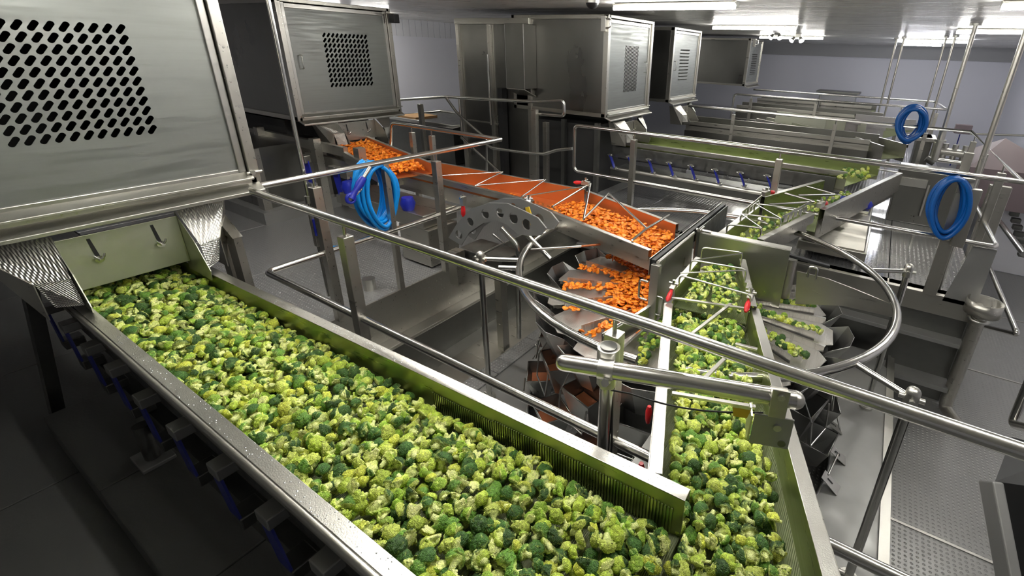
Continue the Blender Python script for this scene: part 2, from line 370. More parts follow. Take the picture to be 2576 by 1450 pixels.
def chute(t, x, yc, wd, ztop, zbot, label_m='gate'):
    """discharge hood below the cabinet: gate plate, dimpled flanks, cheeks, wing nuts"""
    g = MB().box((x - .012, yc - wd / 2, zbot), (x, yc + wd / 2, ztop)).build('gate_plate', label_m, t, .002)
    for s in (-1, 1):
        yy = yc + s * wd * .26
        MB().slab([(x + .001, yy - .006, ztop - .02), (x + .001, yy + .006, ztop - .02), (x + .001, yy + .02, ztop - .13), (x + .001, yy + .004, ztop - .14)], (.0015, 0, 0)).build('slot', 'black', g)
        b = MB().cyl((x, yy + .012, ztop - .13), (x + .035, yy + .012, ztop - .13), .008, 8)
        b.cyl((x + .002, yy + .012, ztop - .13), (x + .008, yy + .012, ztop - .13), .018, 12)
        for q in (-1, 1): b.tube([(x + .022, yy + .012, ztop - .13), (x + .028, yy + .012 + q * .014, ztop - .13 + .016), (x + .026, yy + .012 + q * .02, ztop - .13 + .03)], [.006, .006, .004], 6)
        b.build('wing_nut', 'polish', g)
        ye = yc + s * wd / 2; yo = yc + s * (wd / 2 + .24)
        # dimpled flank, then cheek
        MB().slab([(x - .03, yo, ztop + .03), (x + .02, ye, ztop + .03), (x + .16, ye + s * .015, zbot + .13), (x + .12, ye + s * .12, zbot + .13)], (0, 0, -.004)).build('dimpled_flank', 'dimple', t)
        MB().slab([(x + .12, ye + s * .12, zbot + .13), (x + .16, ye + s * .015, zbot + .13), (x + .19, ye + s * .012, zbot + .0), (x + .12, ye + s * .09, zbot - .0)], (-.004, 0, 0)).build('dimpled_flank', 'dimple', t)
        MB().slab([(x - .02, ye, ztop + .02), (x + .14, ye, zbot + .14), (x + .24, ye, zbot + .0), (x + .22, ye, zbot - .06), (x - .05, ye, zbot - .06)], (0, s * .004, 0)).build('cheek_plate', 'gate' if label_m == 'gate' else 'steel', t)
        MB().slab([(x - .1, yo, ztop + .03), (x - .03, yo, ztop + .03), (x + .12, ye + s * .12, zbot + .13), (x + .12, ye + s * .12, zbot - .05), (x - .1, ye + s * .12, zbot - .05)], (0, s * .004, 0)).build('outer_flank', 'steel', t)

# near cabinet
c1 = cabinet('large foreground infeed cabinet with slotted door, cut off by the left edge', -3.15, 0.0, 1.30, -.80, .42, 1.6, (.416, .926, -.468, .043, 11, 11), handle=None)
chute(c1, -3.16, .655, .46, -.90, -1.165)
c2 = cabinet('infeed cabinet with square slotted panel above the carrot chute', -5.6, 2.87, 4.18, -.84, .40, 2.6, (3.30, 3.86, -.50, .09, 11, 11), handle='l')
chute(c2, -5.55, 3.5, .5, -.9, -1.12, 'steel')
cabinet('infeed cabinet with slotted door above the long green conveyor', -3.2, 5.52, 6.80, -.82, .42, 1.55, (6.02, 6.42, -.52, .08, 10, 11), small=True)
cabinet('louvred infeed cabinet just behind the slotted one', -3.35, 7.98, 9.25, -.80, .41, 1.9, (8.36, 8.78, -.45, .1, 1, 10), louvre=True, handle='l')
cabinet('farthest small infeed cabinet near the back wall', -3.35, 12.9, 14.2, -.72, .42, 1.9, (13.3, 13.8, -.45, .08, 1, 12), louvre=True)
for x, yc, z in ((-3.15, 6.15, -.92), (-3.3, 8.6, -.9)):
    t = thing('chute_hood', 'pale chute hood under the %s cabinet' % ('slotted' if yc < 7 else 'louvred'), 'chute')
    chute(t, x, yc, .42, z, z - .25, 'steel')
# supports under the near cabinet (cheek column right)
t = thing('cabinet_leg', 'twin flat steel legs standing under the right corner of the foreground cabinet', 'support')
MB().box((-3.25, 1.06, PL), (-3.17, 1.1, -.86)).build('leg', 'steel', t); MB().box((-3.12, 1.06, PL), (-3.02, 1.1, -1.05)).build('leg', 'steel', t)
MB().slab([(-3.3, 1.05, -.86), (-3.0, 1.05, -1.05), (-3.3, 1.05, -1.05)], (0, .05, 0)).build('gusset', 'steel', t)

# tall column cabinet left of the green-line cabinet
t = thing('elevator_column', 'tall full-height steel column with a protruding box, behind the carrot line', 'cabinet')
A = at_y(1148, 45, 5.52); B = at_y(1335, 45, 5.52)
MB().box((A.x, 5.52, PL), (B.x, 6.8, .36)).build('body', 'panel', t)
for x in (A.x, A.x + (B.x - A.x) * .45, B.x - .05): MB().box((x, 5.48, PL), (x + .06, 5.52, .38)).build('frame_upright', 'steel', t, .003)
MB().box((A.x, 5.47, .30), (B.x, 5.52, .38)).build('frame_rail', 'steel', t, .003)
a = at_y(1268, 60, 5.25); b = at_y(1320, 225, 5.25)
MB().box((a.x, 5.25, b.z), (b.x, 5.52, .3)).build('side_box', 'panel', t, .006)
MB().slab([(a.x, 5.25, b.z), (b.x, 5.25, b.z), (b.x, 5.5, b.z - .1), (a.x, 5.5, b.z - .1)], (0, 0, -.01)).build('box_bottom', 'bright', t)
MB().box((A.x + .1, 5.5, -1.1), (A.x + .75, 5.515, -1.08)).build('seam_rail', 'steel', t)
MB().box((B.x - .55, 5.4, PL), (B.x - .46, 5.5, -.55)).build('service_gap', 'black', t)
MB().cyl((B.x - .72, 5.42, -1.1), (B.x - .72, 5.42, -.1), .018, 8).build('rod', 'polish', t)
# under the two cabinets: dark machine frames
t = thing('machine_frame', 'dark machine frame under the cabinet at the head of the green conveyor', 'machine')
MB().box((-4.6, 5.6, PL), (-3.4, 6.7, -.95)).build('body', 'pit', t)
for x in (-4.5, -3.9, -3.35): MB().box((x, 5.5, PL), (x + .06, 5.56, -.9)).build('upright', 'dark', t)
t = thing('machine_frame', 'dark machine frame under the cabinet of the carrot line', 'machine')
MB().box((-7.9, 3.0, PL), (-6.2, 4.1, -.9)).build('body', 'pit', t)
MB().box((-6.9, 2.9, -1.15), (-4.9, 2.95, -1.05)).build('side_beam', 'steel', t)
for x in (-6.6, -5.4, -4.6): MB().box((x, 2.82, PL), (x + .09, 2.9, -1.0)).build('upright', 'steel', t)
# plinth on left floor
t = thing('steel_plinth', 'closed steel box on a skirting plinth, on the walkway right of the foreground cabinet', 'plinth')
MB().box((-9.3, 2.32, PL), (-5.65, 3.2, PL + .14)).build('skirt', 'plate', t)
MB().box((-9.3, 2.42, PL + .14), (-5.78, 3.2, -1.1)).build('body', 'panel', t)
for y in (2.4,): MB().box((-5.86, 2.38, PL + .14), (-5.74, 2.46, -1.1)).build('corner_post', 'steel', t)

# ================================================================== vibrating conveyors
def trough(t, A0, A1, B0, B1, h, m_in, m_rim='bright', fl=.035, lip=.05, pan='slot', th=.003, base=True):
    """A0->A1 one rim line, B0->B1 the other (tops); pan h below"""
    A0, A1, B0, B1 = map(V, (A0, A1, B0, B1)); dn = V((0, 0, -h))
    for (p, q, o, nm) in ((A0, A1, B0, 'side_wall'), (B0, B1, A0, 'side_wall')):
        d = (q - p).normalized(); side = d.cross(V((0, 0, 1)))
        if side.dot(o - p) > 0: side = -side
        side.normalize()
        MB().slab([p, q, q + dn, p + dn], side * th).build(nm, m_in, t)
        MB().slab([p, q, q + side * fl, p + side * fl], (0, 0, .003)).build('rim', m_rim, t, .0015)
        MB().slab([p + side * fl, q + side * fl, q + side * fl - V((0, 0, lip)), p + side * fl - V((0, 0, lip))], side * .003).build('rim_skirt', 'steel', t)
        MB().slab([p + side * .004 + dn * .5, q + side * .004 + dn * .5, q + side * .004 + dn * 1.35, p + side * .004 + dn * 1.35], side * .004).build('outer_wall', 'steel', t)
    MB().slab([A0 + dn, A1 + dn, B1 + dn, B0 + dn], (0, 0, -.006)).build('pan', pan, t)

SLOTS = 1
cv = thing('vibrating_conveyor', 'largest foreground conveyor trough heaped with broccoli under the cabinet', 'conveyor')
CZ = -1.2
trough(cv, (-3.6, .435, CZ), (-.26, .435, CZ), (-3.6, .875, CZ), (-.255, .985, CZ), .15, 'innerside', fl=.045, lip=.04)
for i in range(95):
    u = i / 95; x = -1.28 + 1.0 * u; yy = .885 + (.985 - .885) * (x + 3.3) / 3.045
    if i == 0: slm = MB()
    slm.box((x, yy - .006, CZ - .15), (x + .005, yy - .0015, CZ - .045 - .01 * (u < .3)))
o = slm.build('screen_slat', 'innerside', cv); o['kind'] = 'stuff'
dr = MB(); rd = random.Random(4)
for i in range(420):
    x = rd.uniform(-2.6, -.3); sd_ = rd.random() < .5
    y = (rd.uniform(.393, .433) if sd_ else .885 + .1 * (x + 3.3) / 3.045 + rd.uniform(.004, .042)); r_ = rd.uniform(.0012, .0032)
    dr.add([(x + r_ * math.cos(a) * rr, y + r_ * math.sin(a) * rr, CZ + .0028 + zz) for rr, zz in ((1, 0), (.6, r_ * .45)) for a in (0, 1.05, 2.09, 3.14, 4.19, 5.24)], [(k, (k + 1) % 6, 6 + (k + 1) % 6, 6 + k) for k in range(6)] + [(6, 7, 8, 9, 10, 11)], True)
o = dr.build('water_drop', 'drop', cv); o['kind'] = 'stuff'
MB().tube([(-3.2, .382, CZ - .012), (-.26, .382, CZ - .012)], .015, 8).build('rolled_edge', 'steel', cv)
MB().slab([(-3.3, .39, CZ - .04), (-.3, .39, CZ - .04), (-.3, .41, CZ - .2), (-3.3, .41, CZ - .2)], (0, .01, 0)).build('drive_side', 'dark', cv)
MB().box((-3.4, .42, CZ - .24), (-.35, .9, CZ - .17)).build('under_frame', 'dark', cv)
MB().box((-3.4, .40, -1.66), (-.5, .50, -1.56)).build('base_rail', 'dark', cv)
for (px, py) in ((137, 772), (183, 817), (240, 872), (302, 924), (375, 999), (463, 1074), (568, 1169), (693, 1286), (833, 1409)):
    p = at_y(px, py, .385); x = p.x; z = -1.42
    MB().box((x - .036, .345, p.z - .022), (x + .036, .41, p.z + .022)).build('spring_bracket', 'plate', cv, .004)
    MB().slab([(x - .034, .35, p.z - .02), (x + .034, .35, p.z - .02), (x + .09, .35, p.z - .17), (x + .02, .35, p.z - .17)], (0, .008, 0)).build('leaf_spring', 'navy', cv)
    MB().box((x + .015, .35, p.z - .215), (x + .095, .43, p.z - .165)).build('spring_bracket', 'dark', cv, .004)
# legs of the stand
MB().box((-2.6, .3, PL + .13), (-2.45, .42, PL + .15)).build('foot_plate', 'plate', cv, .004)
MB().cyl((-2.52, .36, PL + .14), (-2.52, .36, -1.6), .03).build('leg', 'dark', cv)
MB().slab([(-3.5, .2, PL), (-3.42, .2, PL), (-3.22, .3, -1.0), (-3.3, .3, -1.0)], (0, .05, 0)).build('leg', 'dark', cv)

# carrot first stage
c2v = thing('vibrating_conveyor', 'short conveyor trough full of carrots under the left slotted cabinet', 'conveyor')
E1 = at_z(1065, 420, -1.12); E0 = at_z(985, 435, -1.12)
trough(c2v, (-5.6, 3.14, -1.1), (-3.95, 3.0 - .35, -1.1), (-5.6, 3.62, -1.1), (-3.8, 3.12, -1.1), .1, 'orangepan', 'steel', pan='orangepan')
MB().box((-5.9, 2.95, -1.34), (-4.1, 3.0, -1.22)).build('side_beam', 'steel', c2v)
for px, py in ((775, 412), (850, 440), (880, 452)):
    p = at_y(px, py, 2.75); b = MB().slab([(p.x - .05, 2.72, p.z + .04), (p.x + .06, 2.72, p.z + .04), (p.x + .10, 2.72, p.z - .22), (p.x - .0, 2.72, p.z - .22)], (0, .012, 0)).build('leaf_spring', 'blue', c2v)
    MB().box((p.x - .0, 2.69, p.z - .29), (p.x + .1, 2.76, p.z - .2)).build('spring_bracket', 'bright', c2v, .005)
    MB().box((p.x - .06, 2.69, p.z + .02), (p.x + .06, 2.76, p.z + .1)).build('spring_bracket', 'steel', c2v, .005)

# long carrot trough
ct = thing('carrot_trough', 'long orange-stained trough carrying carrot slices to the weigher', 'trough')
N0 = at_z(960, 412, -1.17); N1 = at_z(1345, 505, -1.2); F0 = at_z(1075, 405, -1.17); F1 = at_z(1470, 478, -1.2)
trough(ct, N0, N1, F0, F1, .16, 'orangepan', 'steel', pan='orangepan', fl=.03)
MB().slab([N0, F0, F0 - V((0, 0, .16)), N0 - V((0, 0, .16))], (-.004, 0, 0)).build('end_wall', 'orangepan', ct)
ce = thing('carrot_trough', 'carrot trough end section with rod guards, spilling slices over the weigher', 'trough')
G0 = at_z(1345, 512, -1.24); G1 = at_z(1640, 628, -1.27); H0 = at_z(1475, 482, -1.24); H1 = at_z(1700, 566, -1.27)
trough(ce, G0, G1, H0, H1, .12, 'orangepan', 'bright', pan='orangepan', fl=.036, lip=.075)
# zigzag guard rods
def rods(t, pts, r, m='polish', name='guard_rod'):
    for a, b in zip(pts, pts[1:]): MB().cyl(a, b, r, 8).build(name, m, t)
up = V((0, 0, .03))
rods(ct, [N0.lerp(N1, .40) + up * .2, F0.lerp(F1, .52) + up, N0.lerp(N1, .66) + up * .2, F0.lerp(F1, .78) + up, N0.lerp(N1, .93) + up * .2, F0.lerp(F1, 1.0) + up], .008)
rods(ce, [G0.lerp(G1, .18) + up, H0.lerp(H1, .05) + up * 3, G0.lerp(G1, .47) + up, H0.lerp(H1, .28) + up * 2, ], .010)
rods(ce, [H0.lerp(H1, .28) + up * 2, G0.lerp(G1, .90) + H1 * 0 + up * 2 + (H1 - G1) * .3, H0.lerp(H1, .93) + up * 2], .010)
rods(ce, [G0.lerp(G1, .86) + up * .4, G0.lerp(G1, .90) + up * 2 + (H1 - G1) * .3], .010)
# slotted clips at the joint
for k in range(5):
    p = G0.lerp(G1, .04 + .055 * k) + V((0, -.01, .02)); MB().box((p.x - .012, p.y - .003, p.z - .004), (p.x + .012, p.y + .003, p.z + .016)).build('slot_lug', 'orangepan', ce)
def clamp(t, p, d, m='red', s=1.):
    """toggle clamp: plate, screw and grip"""
    p = V(p); d = V(d).normalized(); sd = d.cross(V((0, 0, 1))).normalized()
    if sd.length < .1: sd = V((1, 0, 0))
    MB().bar(p - d * .03 * s, p + d * .03 * s, .028 * s, .03 * s).build('clamp_plate', 'bright', t, .003)
    b = MB(); b.cyl(p - sd * .025 * s + V((0, 0, .02 * s)), p + sd * .025 * s + V((0, 0, .02 * s)), .007 * s, 8); b.cyl(p + V((0, 0, .0)), p + V((0, 0, .04 * s)), .008 * s, 8)
    b.build('clamp_screw', 'polish', t)
    q = p + d * .03 * s
    MB().tube([q, q + d * .02 * s - V((0, 0, .004)), q + d * .05 * s - V((0, 0, .01)), q + d * .066 * s - V((0, 0, .012))], [.008 * s, .013 * s, .014 * s, .006 * s], 10).build('clamp_grip', m, t)
clamp(ct, F1 + V((-.0, .02, .06)), F0 - F1, s=1.3)
clamp(ct, N1 + V((-.04, -.03, -.01)), V((.3, -.5, -.6)), 'yellow', 1.4)
clamp(ct, at_y(1165, 505, 2.5), (-.1, 0, -1), s=1.3)
# arched bracket with round holes
ab = thing('arched_bracket', 'arched grey plate bracket with a row of round holes under the carrot trough', 'bracket')
outer = [(1128, 598), (1150, 562), (1187, 524), (1230, 511), (1275, 512), (1315, 530), (1352, 548), (1374, 575)]
inner = [(1160, 618), (1180, 585), (1215, 562), (1250, 556), (1275, 566), (1300, 588), (1330, 594), (1362, 592)]
for yy in (2.45, 2.60):
    o = [at_y(px, py, 2.45) for px, py in outer]; i_ = [at_y(px, py, 2.45) for px, py in inner]; off = V((0, yy - 2.45, 0))
    mb = MB()
    for k in range(len(o) - 1):
        # each cell with a round hole through it
        a, b, c, d = o[k] + off, o[k + 1] + off, i_[k + 1] + off, i_[k] + off; cc = (a + b + c + d) / 4; rr = .26 * min((a - b).length * 1.2, (a - d).length); sg = 12
        u = ((b + c) / 2 - (a + d) / 2).normalized(); v = ((a + b) / 2 - (c + d) / 2); v = (v - u * v.dot(u)).normalized()
        bd = []
        for q in range(sg):
            tt = (q / sg * 4) % 4; e = int(tt); fr_ = tt - e; cs = [b, a, d, c, b]; bd.append(cs[e].lerp(cs[e + 1], fr_))
        hl = [cc + (u * math.cos(math.pi / 4 + 2 * math.pi * q / sg) + v * math.sin(math.pi / 4 + 2 * math.pi * q / sg)) * (rr if k not in (6,) else .001) for q in range(sg)]
        th = V((0, .012, 0))
        mb.add(bd + hl + [p + th for p in bd] + [p + th for p in hl], [(q, (q + 1) % sg, sg + (q + 1) % sg, sg + q) for q in range(sg)] + [(2 * sg + q, 3 * sg + q, 3 * sg + (q + 1) % sg, 2 * sg + (q + 1) % sg) for q in range(sg)] + [(sg + q, sg + (q + 1) % sg, 3 * sg + (q + 1) % sg, 3 * sg + q) for q in range(sg)] + [(q, 2 * sg + q, 2 * sg + (q + 1) % sg, (q + 1) % sg) for q in range(sg)])
    mb.build('arch_plate', 'plate', ab)
MB().box((-2.95, 2.62, PL + .1), (-2.45, 2.9, PL + .3)).build('drive_box', 'dark', ab, .01)
MB().box((-2.95, 2.5, PL), (-2.85, 2.6, -1.62)).build('leg', 'steel', ab)
MB().slab([at_y(1185, 530, 2.53), at_y(1330, 545, 2.53), at_y(1330, 580, 2.53), at_y(1240, 545, 2.53), at_y(1150, 612, 2.53)], (0, .01, 0)).build('back_plate', 'dark', ab)
p = at_y(1335, 540, 2.5); MB().bar(p + V((-.03, 0, .05)), p + V((.02, 0, -.08)), .01, .035).build('data_plate', 'yellow', ab)
t = thing('drive_stand', 'steel drive box on feet below the carrot trough, behind the blue hose', 'machine')
MB().box((-4.6, 2.6, -1.55), (-3.35, 3.0, -1.42)).build('top_plate', 'steel', t, .01)
MB().box((-3.7, 2.6, PL + .02), (-3.3, 2.95, -1.55)).build('body', 'steel', t, .008)
for x in (-4.5, -3.6): MB().tube([(x, 2.65, -1.42), (x, 2.65, -1.36), (x, 2.65, -1.3)], [.05, .07, .05], 12).build('blue_mount', 'blue', t)
MB().cyl((-3.42, 2.05, PL), (-3.42, 2.05, PL + .1), .05, 14).build('foot', 'bright', t)

# near oblique feeder
f1 = thing('feeder_trough', 'broccoli-filled feeder trough coming from the bottom edge toward the weigher', 'trough')
fd = V((-.354, .931, -.083))
L0 = V((-.363, 1.079, -1.25)); R0 = V((-.035, 1.354, -1.25))
La = L0 - fd * .0; Lc = L0 - fd * .62; Lb = at_z(1692, 765, -1.335); Ra = R0 - fd * .95; Rb = at_z(1888, 775, -1.335)
trough(f1, La, Lb, Ra, Rb, .15, 'innerside', 'bright', fl=.045, lip=.07)
MB().slab([La - V((0, 0, .15)), Ra - V((0, 0, .15)), V((.1, .3, -1.36)), V((-.3, .3, -1.36))], (0, 0, -.006)).build('inlet_pan', 'slot', f1)
f2 = thing('feeder_extension', 'perforated-side trough extension with wire guards at the end of the near feeder', 'trough')
La2 = at_z(1700, 728, -1.31); Lb2 = at_z(1765, 650, -1.30); Ra2 = at_z(1885, 770, -1.31); Rb2 = at_z(1860, 652, -1.30)
trough(f2, La2, Lb2, Ra2, Rb2, .12, 'innerside', 'bright', fl=.04, lip=.05)
def hoop(t, a, b, h, r=.006):
    MB().tube(fil([a, a + V((0, 0, h)), b + V((0, 0, h)), b], .03), r, 8).build('wire_guard', 'polish', t)
hoop(f2, La2.lerp(Lb2, .95), Ra2.lerp(Rb2, .85), .09); hoop(f2, La2.lerp(Lb2, .5), Ra2.lerp(Rb2, .45), .09); hoop(f2, La2.lerp(Lb2, .1), Ra2.lerp(Rb2, .0), .07)
for a, b in ((.5, .85), (.1, .45)): MB().cyl(La2.lerp(Lb2, a) + V((0, 0, .085)), Ra2.lerp(Rb2, b) + V((0, 0, .085)), .005, 8).build('wire_guard', 'polish', f2)
for k in range(4):
    p = Ra2.lerp(Rb2, .05 + .11 * k); MB().box((p.x - .004, p.y - .016, p.z + .004), (p.x + .012, p.y + .016, p.z + .03)).build('slot_lug', 'bright', f2)
# flat cross bars
def flat(t, a, b, w_=.018, h_=.012): MB().bar(a, b, w_, h_).build('cross_bar', 'bright', t, .002)
flat(f1, at_z(1690, 750, -1.31), at_z(1885, 778, -1.31)); flat(f1, at_z(1838, 765, -1.31), at_z(1735, 845, -1.29))
flat(f1, at_z(1850, 866, -1.28), at_z(1905, 880, -1.28)); flat(f1, at_z(1828, 898, -1.28), at_z(1770, 955, -1.27))
flat(f1, at_z(1690, 990, -1.25), at_z(1900, 1025, -1.25)); flat(f1, at_z(1738, 990, -1.25), at_z(1790, 955, -1.25))
clamp(f1, at_z(1694, 722, -1.27), V((.05, -.7, -.25)), s=1.1); clamp(f1, at_z(1888, 745, -1.27), V((.05, -.7, -.25)), s=1.2)
p = at_z(1632, 1040, -1.35); MB().tube([p + V((0, 0, .035)), p + V((0, 0, .01)), p - V((0, 0, .03)), p - V((0, 0, .05))], [.008, .014, .013, .008], 10).build('clamp_grip', 'red', f1)
p = at_z(1612, 1185, -1.35); MB().tube([p + V((0, 0, .035)), p + V((0, 0, .01)), p - V((0, 0, .03)), p - V((0, 0, .05))], [.008, .015, .014, .008], 10).build('clamp_grip', 'red', f1)
MB().box((La.x - .2, La.y + .1, PL), (La.x + .3, La.y + .5, -1.5)).build('drive_box', 'dark', f1)

# green conveyor on the far side of the weigher
c3 = thing('vibrating_conveyor', 'long green-walled conveyor behind the weigher with thin blue springs', 'conveyor')
trough(c3, (-3.2, 5.98, -1.18), (-.25, 5.98, -1.18), (-3.2, 6.5, -1.1), (.05, 6.5, -1.1), .17, 'innerside', 'bright', fl=.04, lip=.05)
MB().box((-3.3, 5.93, -1.42), (-.35, 5.96, -1.25)).build('side_panel', 'dark', c3, .004)
for i in range(11): MB().box((-3.2 + .27 * i, 5.925, -1.43), (-3.2 + .27 * i + .25, 5.935, -1.42)).build('seam', 'black', c3)
MB().tube([(-3.3, 5.92, -1.58), (-.6, 5.92, -1.58)], .03, 10).build('base_rail', 'bright', c3)
MB().tube([(-3.3, 5.85, -1.72), (-.5, 5.85, -1.72)], .022, 10).build('base_rail', 'steel', c3)
MB().box((-3.3, 5.9, -1.7), (-.5, 6.4, -1.6)).build('base_frame', 'dark', c3)
for (px, py) in ((1487, 385), (1535, 390), (1582, 395), (1632, 402), (1683, 410), (1738, 418), (1798, 428), (1862, 435), (1930, 443)):
    a = at_y(px, py, 5.86); b = at_y(px + 11, py + 33, 5.86)
    MB().bar(a, b, .05, .012, (1, 0, 0)).build('leaf_spring', 'blue', c3)
    for q in (a, b): 
        k = MB(); k.box((q.x - .024, q.y - .02, q.z - .016), (q.x + .024, q.y + .02, q.z + .016)); k.cyl((q.x - .045, q.y, q.z), (q.x + .045, q.y, q.z), .008, 8); k.build('spring_bracket', 'bright', c3)
f3 = thing('feeder_trough', 'open-topped feeder trough turning from the green conveyor toward the weigher', 'trough')
P0 = at_z(2075, 455, -1.22); P1 = at_z(1925, 497, -1.235); Q0 = at_z(2260, 434, -1.22); Q1 = at_z(2062, 526, -1.235)
trough(f3, P1, P0, Q1, Q0, .22, 'innerside', 'bright', fl=.045, lip=.22)
MB().bar(Q0, at_z(2208, 426, -1.2), .05, .01).build('end_rim', 'bright', f3)
for a, b in (((2030, 470), (2098, 488)), ((1975, 487), (2048, 507)), ((2008, 492), (2100, 490)), ((1935, 515), (2048, 508))): MB().cyl(at_z(*a, -1.2), at_z(*b, -1.2), .011, 8).build('cross_rod', 'polish', f3)
clamp(f3, P1 + V((0, 0, .04)), P0 - P1, s=1.5); clamp(f3, Q1 + V((0, 0, .04)), Q0 - Q1, s=1.5)
for px, py in ((2137, 517), (2168, 503)):
    p = at_z(px, py, -1.37); MB().tube([p + V((0, 0, .05)), p, p - V((0, 0, .04))], [.014, .02, .01], 10).build('clamp_grip', 'red', f3)
f4 = thing('feeder_extension', 'slotted-side trough extension with zigzag wires behind the divider plate', 'trough')
P2 = at_z(1912, 520, -1.25); P3 = at_z(1822, 590, -1.27); Q2 = at_z(2035, 535, -1.25); Q3 = at_z(1905, 600, -1.27)
trough(f4, P3, P2, Q3, Q2, .14, 'innerside', 'bright', fl=.05, lip=.08)
for k in range(5):
    for (a, b) in ((Q3, Q2), (P3, P2)):
        p = a.lerp(b, .45 + .1 * k) + V((0, 0, .05)); q = a.lerp(b, .52 + .1 * k) + V((0, 0, .05)); MB().bar(p, q, .006, .05).build('slot_lug', 'bright', f4)
for (a, b) in ((Q3, Q2), (P3, P2)):
    MB().bar(a.lerp(b, .42) + V((0, 0, .08)), a.lerp(b, 1.) + V((0, 0, .1)), .006, .018).build('upper_edge', 'bright', f4)
wz = [(.05, .0), (.0, .35), (.35, .35), (.35, .7), (.75, .75), (.75, 1.)]
for a, b in ((.05, .05), (.4, .4), (.8, .8)): hoop(f4, P3.lerp(P2, a), Q3.lerp(Q2, b), .07, .007)
for a, b in ((.4, .05), (.8, .4)): MB().cyl(P3.lerp(P2, a) + V((0, 0, .07)), Q3.lerp(Q2, b) + V((0, 0, .07)), .006, 8).build('wire_guard', 'polish', f4)
t = thing('drive_box', 'large sloping steel drive box on the wet walkway under the far feeder', 'machine')
def pyr(t, x0, y0, x1, y1, z0, z1, ins, m='steel', name='housing'):
    MB().hexa([(x0, y0, z0), (x1, y0, z0), (x1, y1, z0), (x0, y1, z0), (x0 + ins, y0 + ins, z1), (x1 - ins * .2, y0 + ins, z1), (x1 - ins * .2, y1 - ins * .2, z1), (x0 + ins, y1 - ins * .2, z1)]).build(name, m, t, .008)
pyr(t, -.52, 5.02, .12, 6.2, -1.86, -1.76, 0); pyr(t, -.5, 5.05, .1, 6.2, -1.76, -1.5, .12)
MB().box((-.3, 5.5, -1.5), (.05, 6.15, -1.47)).build('lid', 'bright', t, .004)
for x in (-.2, -.0): MB().tube([(x, 5.65, -1.47), (x, 5.65, -1.43), (x, 5.65, -1.39)], [.06, .08, .05], 12).build('blue_mount', 'blue', t)
for x, y in ((-.45, 5.1), (.05, 5.1), (.05, 6.1)): MB().cyl((x, y, PL), (x, y, -1.86), .03, 10).build('foot', 'bright', t)
# further troughs and conveyors of the lines behind
def far_conv(label, x0, x1, y, z, w_=.45, m='panel'):
    t = thing('vibrating_conveyor', label, 'conveyor')
    trough(t, (x0, y, z), (x1, y, z), (x0, y + w_, z + .04), (x1 + .1, y + w_, z + .04), .17, 'panel', 'bright', fl=.05, lip=.06)
    MB().box((x0, y - .06, z - .34), (x1, y - .03, z - .16)).build('side_panel', 'panel', t, .004)
    MB().tube([(x0, y - .08, z - .46), (x1, y - .08, z - .46)], .025, 8).build('base_rail', 'bright', t)
    n = int((x1 - x0) / .35)
    for i in range(n):
        x = x0 + .2 + .35 * i; MB().bar((x, y - .09, z - .34), (x + .05, y - .09, z - .5), .04, .012, (1, 0, 0)).build('leaf_spring', 'navy', t)
        MB().box((x - .03, y - .12, z - .36), (x + .03, y - .07, z - .31)).build('spring_bracket', 'bright', t)
    MB().box((x0, y, PL), (x0 + .1, y + w_, z - .3)).build('leg', 'dark', t); MB().box((x1 - .3, y, PL), (x1 - .2, y + w_, z - .3)).build('leg', 'dark', t)
    return t
far_conv('empty conveyor with pale rims beginning under the louvred cabinet', -3.2, -.15, 8.55, -1.15)
far_conv('distant empty conveyor, second last before the back wall', -3.2, -.2, 11.9, -1.1)
far_conv('farthest empty conveyor in front of the back wall', -3.2, -.4, 13.9, -1.05)
t = thing('folded_trough', 'pale open trough section lying across the second weigher line', 'trough')
a0 = at_z(1905, 298, -1.15); a1 = at_z(2030, 325, -1.2)
trough(t, a0, a1, a0 + V((.1, .35, 0)), a1 + V((.1, .35, 0)), .12, 'gate', 'bright')
t = thing('discharge_trough', 'V-shaped open trough at the right end of the distant conveyor', 'trough')
a0 = at_z(2155, 345, -1.15); a1 = at_z(2225, 368, -1.2)
trough(t, a0, a1, a0 + V((.1, .5, 0)), a1 + V((.3, .4, 0)), .2, 'steel', 'bright')
t = thing('discharge_trough', 'flared grey trough mouth left of the far hose coil', 'trough')
a0 = at_z(2130, 300, -1.0); a1 = at_z(2225, 322, -1.15)
trough(t, a0, a1, a0 + V((.1, .6, .05)), a1 + V((.5, .9, .1)), .2, 'steel', 'bright')

# second weigher hints: a ring of pans in the far pit
t = thing('multihead_weigher', 'second weigher mostly hidden between the distant rails', 'machine')
for k in range(10):
    a = 2 * math.pi * k / 10; c, s_ = math.cos(a), math.sin(a)
    MB().slab([(-1.1 + .3 * c - .08 * s_, 10.3 + .3 * s_ + .08 * c, -1.4), (-1.1 + .3 * c + .08 * s_, 10.3 + .3 * s_ - .08 * c, -1.4), (-1.1 + 1. * c + .17 * s_, 10.3 + 1. * s_ - .17 * c, -1.45), (-1.1 + 1. * c - .17 * s_, 10.3 + 1. * s_ + .17 * c, -1.45)], (0, 0, .02)).build('radial_pan', 'bright', t)
MB().box((-2.1, 9.6, PL), (-.1, 11, -1.5)).build('body', 'dark', t)
MB().bar((-1.9, 10, -1.1), (-1.0, 10.2, -1.15), .02, .25).build('divider_plate', 'gate', t)
MB().bar((-1.0, 10.2, -1.15), (-.3, 10.0, -1.15), .02, .25).build('divider_plate', 'gate', t)

